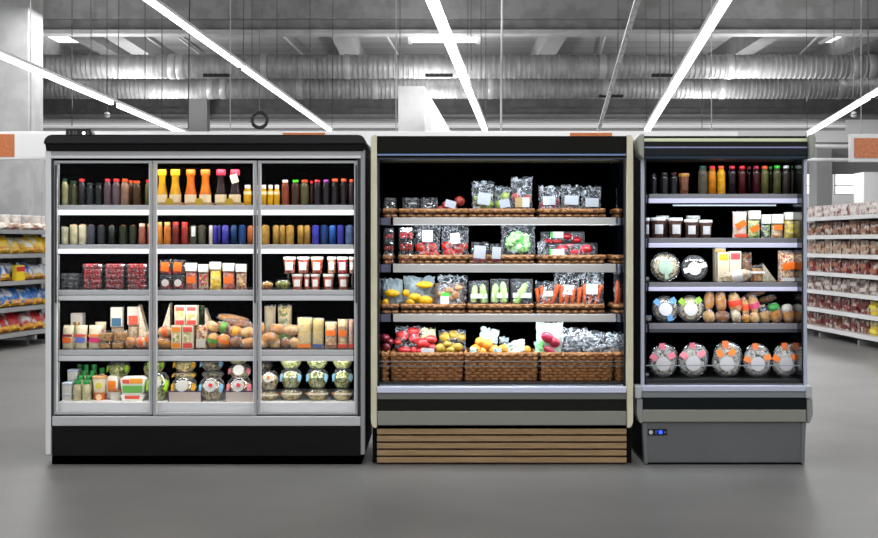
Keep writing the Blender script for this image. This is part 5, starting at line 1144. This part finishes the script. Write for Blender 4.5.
ORD = ['first','second','third','fourth','fifth','sixth','seventh','eighth','ninth','tenth','eleventh','twelfth','thirteenth','fourteenth','fifteenth','sixteenth']
LV = ['bottom','second','third','fourth','fifth','sixth','seventh']
# right aisle: runs from near (off frame) to far (behind the chiller)
def PY_(px, dist): return ((px-HX)*dist/F, CY+dist)
zr = []
for k in range(7): zr.append(.15+k*(1.70-.15)/6)
A = PY_(905, 14.7); Bq = PY_(786, 18.9)
o, A_, dr, L, ang = run_frame('aisle_shelving', (A[0],A[1],0), (Bq[0],Bq[1],0), zr, -1, 'long white shelving of sausage packets at the right edge', col=200)
nrm = Vector((-math.sin(ang), math.cos(ang), 0))*-1   # away from the aisle
RW = (210,200,196)
styles = [((206,198,190),(84,20,20),(150,110,90)), ((200,186,176),(92,16,18),(140,50,42)), ((212,206,202),(90,50,46),(160,140,132)), ((150,50,40),(210,196,184),(104,22,22)), ((206,194,180),(120,72,54),(184,156,130)), ((210,198,184),(140,90,64),(100,48,40)), ((220,212,208),(120,60,56),(190,176,170))]
labs = [(110,24,24),(96,20,22),(205,196,190),(168,104,76),(176,140,116),(160,112,88),(214,206,200)]
for lv in range(7):
    n = 13
    for k in range(n):
        t = .2+(L-.35)*k/(n-1); pos = A_+dr*t+nrm*.12; z = zr[lv]+.001
        yel = lv in (0,1) and k < 4
        if t < 0: continue
        cols = ((238,205,20),(235,230,215),(200,170,30)) if yel else styles[lv]
        lab = (240,225,60) if yel else labs[lv]
        lowrow = lv == 6
        bagobj('sausage_packet' if not yel else 'yellow_packet', (pos.x,pos.y,z), ang+math.pi, .285, .16 if lowrow else .185+.012*((k*7)%3-1), .05, cols,
            '%s packet, %s from the near end, %s shelf of right aisle shelving' % ('yellow' if yel else 'red and white', ORD[k], LV[lv]), 'packets on the right aisle shelving', label=lab, pos=(.3,.62,.45)[(k+lv)%3], seg=6, sc_=13)
# left aisle
zl = [PZ(329.4, 8.85), PZ(305, 8.85), PZ(279.6,8.85), PZ(253.6,8.85), PZ(230.4,8.85)]
A = ((-20-HX)*14.9/F, CY+14.9); Bq = ((74-HX)*17.2/F, CY+17.2)
o, A_, dr, L, ang = run_frame('aisle_shelving', (A[0],A[1],0), (Bq[0],Bq[1],0), zl, 1, 'grey shelving of chips and snack bags at the left edge', col=128, depth=.55)
nrm = Vector((-math.sin(ang), math.cos(ang), 0))
ls = [((205,30,35),(228,224,220),(190,40,45),'red and yellow'), ((20,95,180),(230,232,236),(60,130,200),'blue and yellow'), ((226,230,234),(20,95,180),(235,236,238),'blue and white'), ((245,200,15),(230,230,226),(240,205,60),'yellow and white'), ((230,226,220),(130,80,60),(190,170,150),'white and brown')]
for lv in range(5):
    n = 8
    for k in range(n):
        t = .15+(L-.3)*k/(n-1); pos = A_+dr*t+nrm*(.15+.02*(k%2)); c = ls[lv]
        hh = .24 if lv < 4 else .1
        bagobj('snack_bag', (pos.x,pos.y,zl[lv]+.001), ang+R.uniform(-.15,.15), .31, hh*R.uniform(.85,1.08), .17, c[:3], '%s snack bag, %s from the left edge, %s shelf of left shelving' % (c[3], ORD[k], LV[lv]), 'snack bags on the left aisle shelving', cat='snack bag', lean=-.3, sc_=6, base=((240,190,20),(225,130,40)) if lv < 4 else None)
        if lv == 2 and k == 0: pass
t = .95; pos = A_+dr*t+nrm*.04
o = hall('snack_box', (pos.x,pos.y,zl[2]+.001), 'red and yellow snack box on the middle shelf of left shelving', 'box', rot=(0,0,ang))
mk(B().box(-.1,.1,-.03,.03,0,.2), 'box_body', M((240,205,20),.5), o); mk(B().box(-.1,.1,-.033,-.03,.12,.18), 'red_band', M((210,35,35),.5), o)
for k in range(9):
    t = .1+(L-.2)*k/8; pos = A_+dr*t+nrm*.38
    o = hall('food_tin', (pos.x,pos.y,zl[4]+.001), '', 'tin', '%s tin, %s from the left edge on top of left shelving' % (('pale' if k % 3 else 'silver'), ORD[k]), 'tins on top of the left shelving')
    mk(B().lathe([(.075,0),(.075,.19)],14), 'tin_body', M((225,218,212) if k % 3 else (165,165,165),.4,c2=(200,190,180),sc_=20), o); mk(B().lathe([(.078,.19),(.078,.205)],14), 'tin_lid', grey(225), o)

# ------------------------------------------------------------------ labels
by = {}
for it in ITEMS:
    if it[4] is None and it[3]: by.setdefault((it[3], it[1]), []).append(it)
bc_ = {}
for it in ITEMS:
    if it[3]: bc_.setdefault((it[3], it[2]), []).append(it)
PL = {'box': 'boxes', 'sandwich box': 'sandwich boxes', 'bag of produce': 'bags of produce', 'bread': 'bread rolls and loaves', 'sandwich': 'sandwiches', 'tomato': 'tomatoes', 'potato': 'potatoes', 'sweet potato': 'sweet potatoes', 'ginger': 'ginger roots'}
WORD = {2: ['left of two', 'right of two'], 3: ['left of three', 'middle of three', 'right of three']}
used = {}
bpy.context.view_layer.update()
for it in ITEMS:
    o, desc, cat, rw, custom, group = it
    if custom: lab = custom
    elif rw is None: lab = desc
    else:
        lst = sorted(by[(rw, desc)], key=lambda q: q[0].location.x); n = len(lst); i = lst.index(it)
        ph = ROW[rw][0]
        if n == 1: lab = desc+' on '+ph
        elif n <= 3: lab = desc+', '+WORD[n][i]+', '+ph
        else: lab = desc+', '+ORD[i]+' from left, '+ph
    ws = lab.split()
    if len(ws) > 16:
        lab = lab.replace('glass-door fridge','door fridge').replace('basket chiller','middle chiller').replace(' on top shelf of',' at top of'); ws = lab.split()
    if len(ws) > 16: lab = lab.replace('canopied chiller','right chiller').replace(' shelf of door fridge',' fridge shelf').replace(' shelf of middle chiller',' middle chiller shelf').replace(' shelf of right chiller',' right chiller shelf').replace('bottom deck of door fridge','fridge bottom').replace('bottom deck of','bottom of')
    if len(lab.split()) > 16: print('LONG', len(lab.split()), lab)
    if lab in used and not group: print('DUP', lab)
    used[lab] = 1
    o['label'] = lab
    if group is None and rw:
        grp = bc_[(rw, cat)]
        if len(grp) > 1: group = '%s on the %s' % (PL.get(cat, cat+'s'), ROW[rw][0])
    if group: o['group'] = group

# ------------------------------------------------------------------ light, sky, camera
w = bpy.data.worlds.new('World'); sc.world = w; w.use_nodes = True
w.node_tree.nodes['Background'].inputs[0].default_value = (.93,.95,1,1); w.node_tree.nodes['Background'].inputs[1].default_value = .95
def area(name, loc, sx, sy, e, rot=(0,0,0), col=(1,1,1)):
    l = bpy.data.lights.new(name, 'AREA'); l.shape = 'RECTANGLE'; l.size = sx; l.size_y = sy; l.energy = e; l.color = col
    o = bpy.data.objects.new(name, l); C.objects.link(o); o.location = loc; o.rotation_euler = rot; return o
for x in (-6, 0, 6):
    area('ceiling_lamp_and_fill', (x, -4, 5.0), .4, 9, 170)
    for y in (9, 18, 28): area('ceiling_lamp_and_fill', (x+.8, y, 4.6), .3, 7, 230)
area('ceiling_lamp_and_fill', (0, 3.0, 4.9), 22, .3, 320, (math.radians(35),0,0))  # fill light added to brighten the sign board and aisle fronts
area('ceiling_lamp_and_fill', (0, 35.5, 4.8), 34, .4, 1000, (math.radians(75),0,0))  # fill light added and aimed at the back wall to brighten it
for x in (-8, 0, 8): area('roof_fill_light', (x, 20, 4.4), .4, 20, 700, (math.pi,0,0))  # added fill lights that brighten the ceiling and ducts from below
cam = bpy.data.cameras.new('Camera'); co = bpy.data.objects.new('Camera', cam); C.objects.link(co)
co.location = (0, CY, CH); co.rotation_euler = (math.pi/2, 0, 0); cam.sensor_width = 36; cam.lens = F/878*36; cam.shift_y = -(269-HY)/878
sc.camera = co
vs = sc.view_settings; vs.view_transform = 'Standard'; vs.look = 'None'; vs.gamma = 1; vs.exposure = 0; vs.use_curve_mapping = False
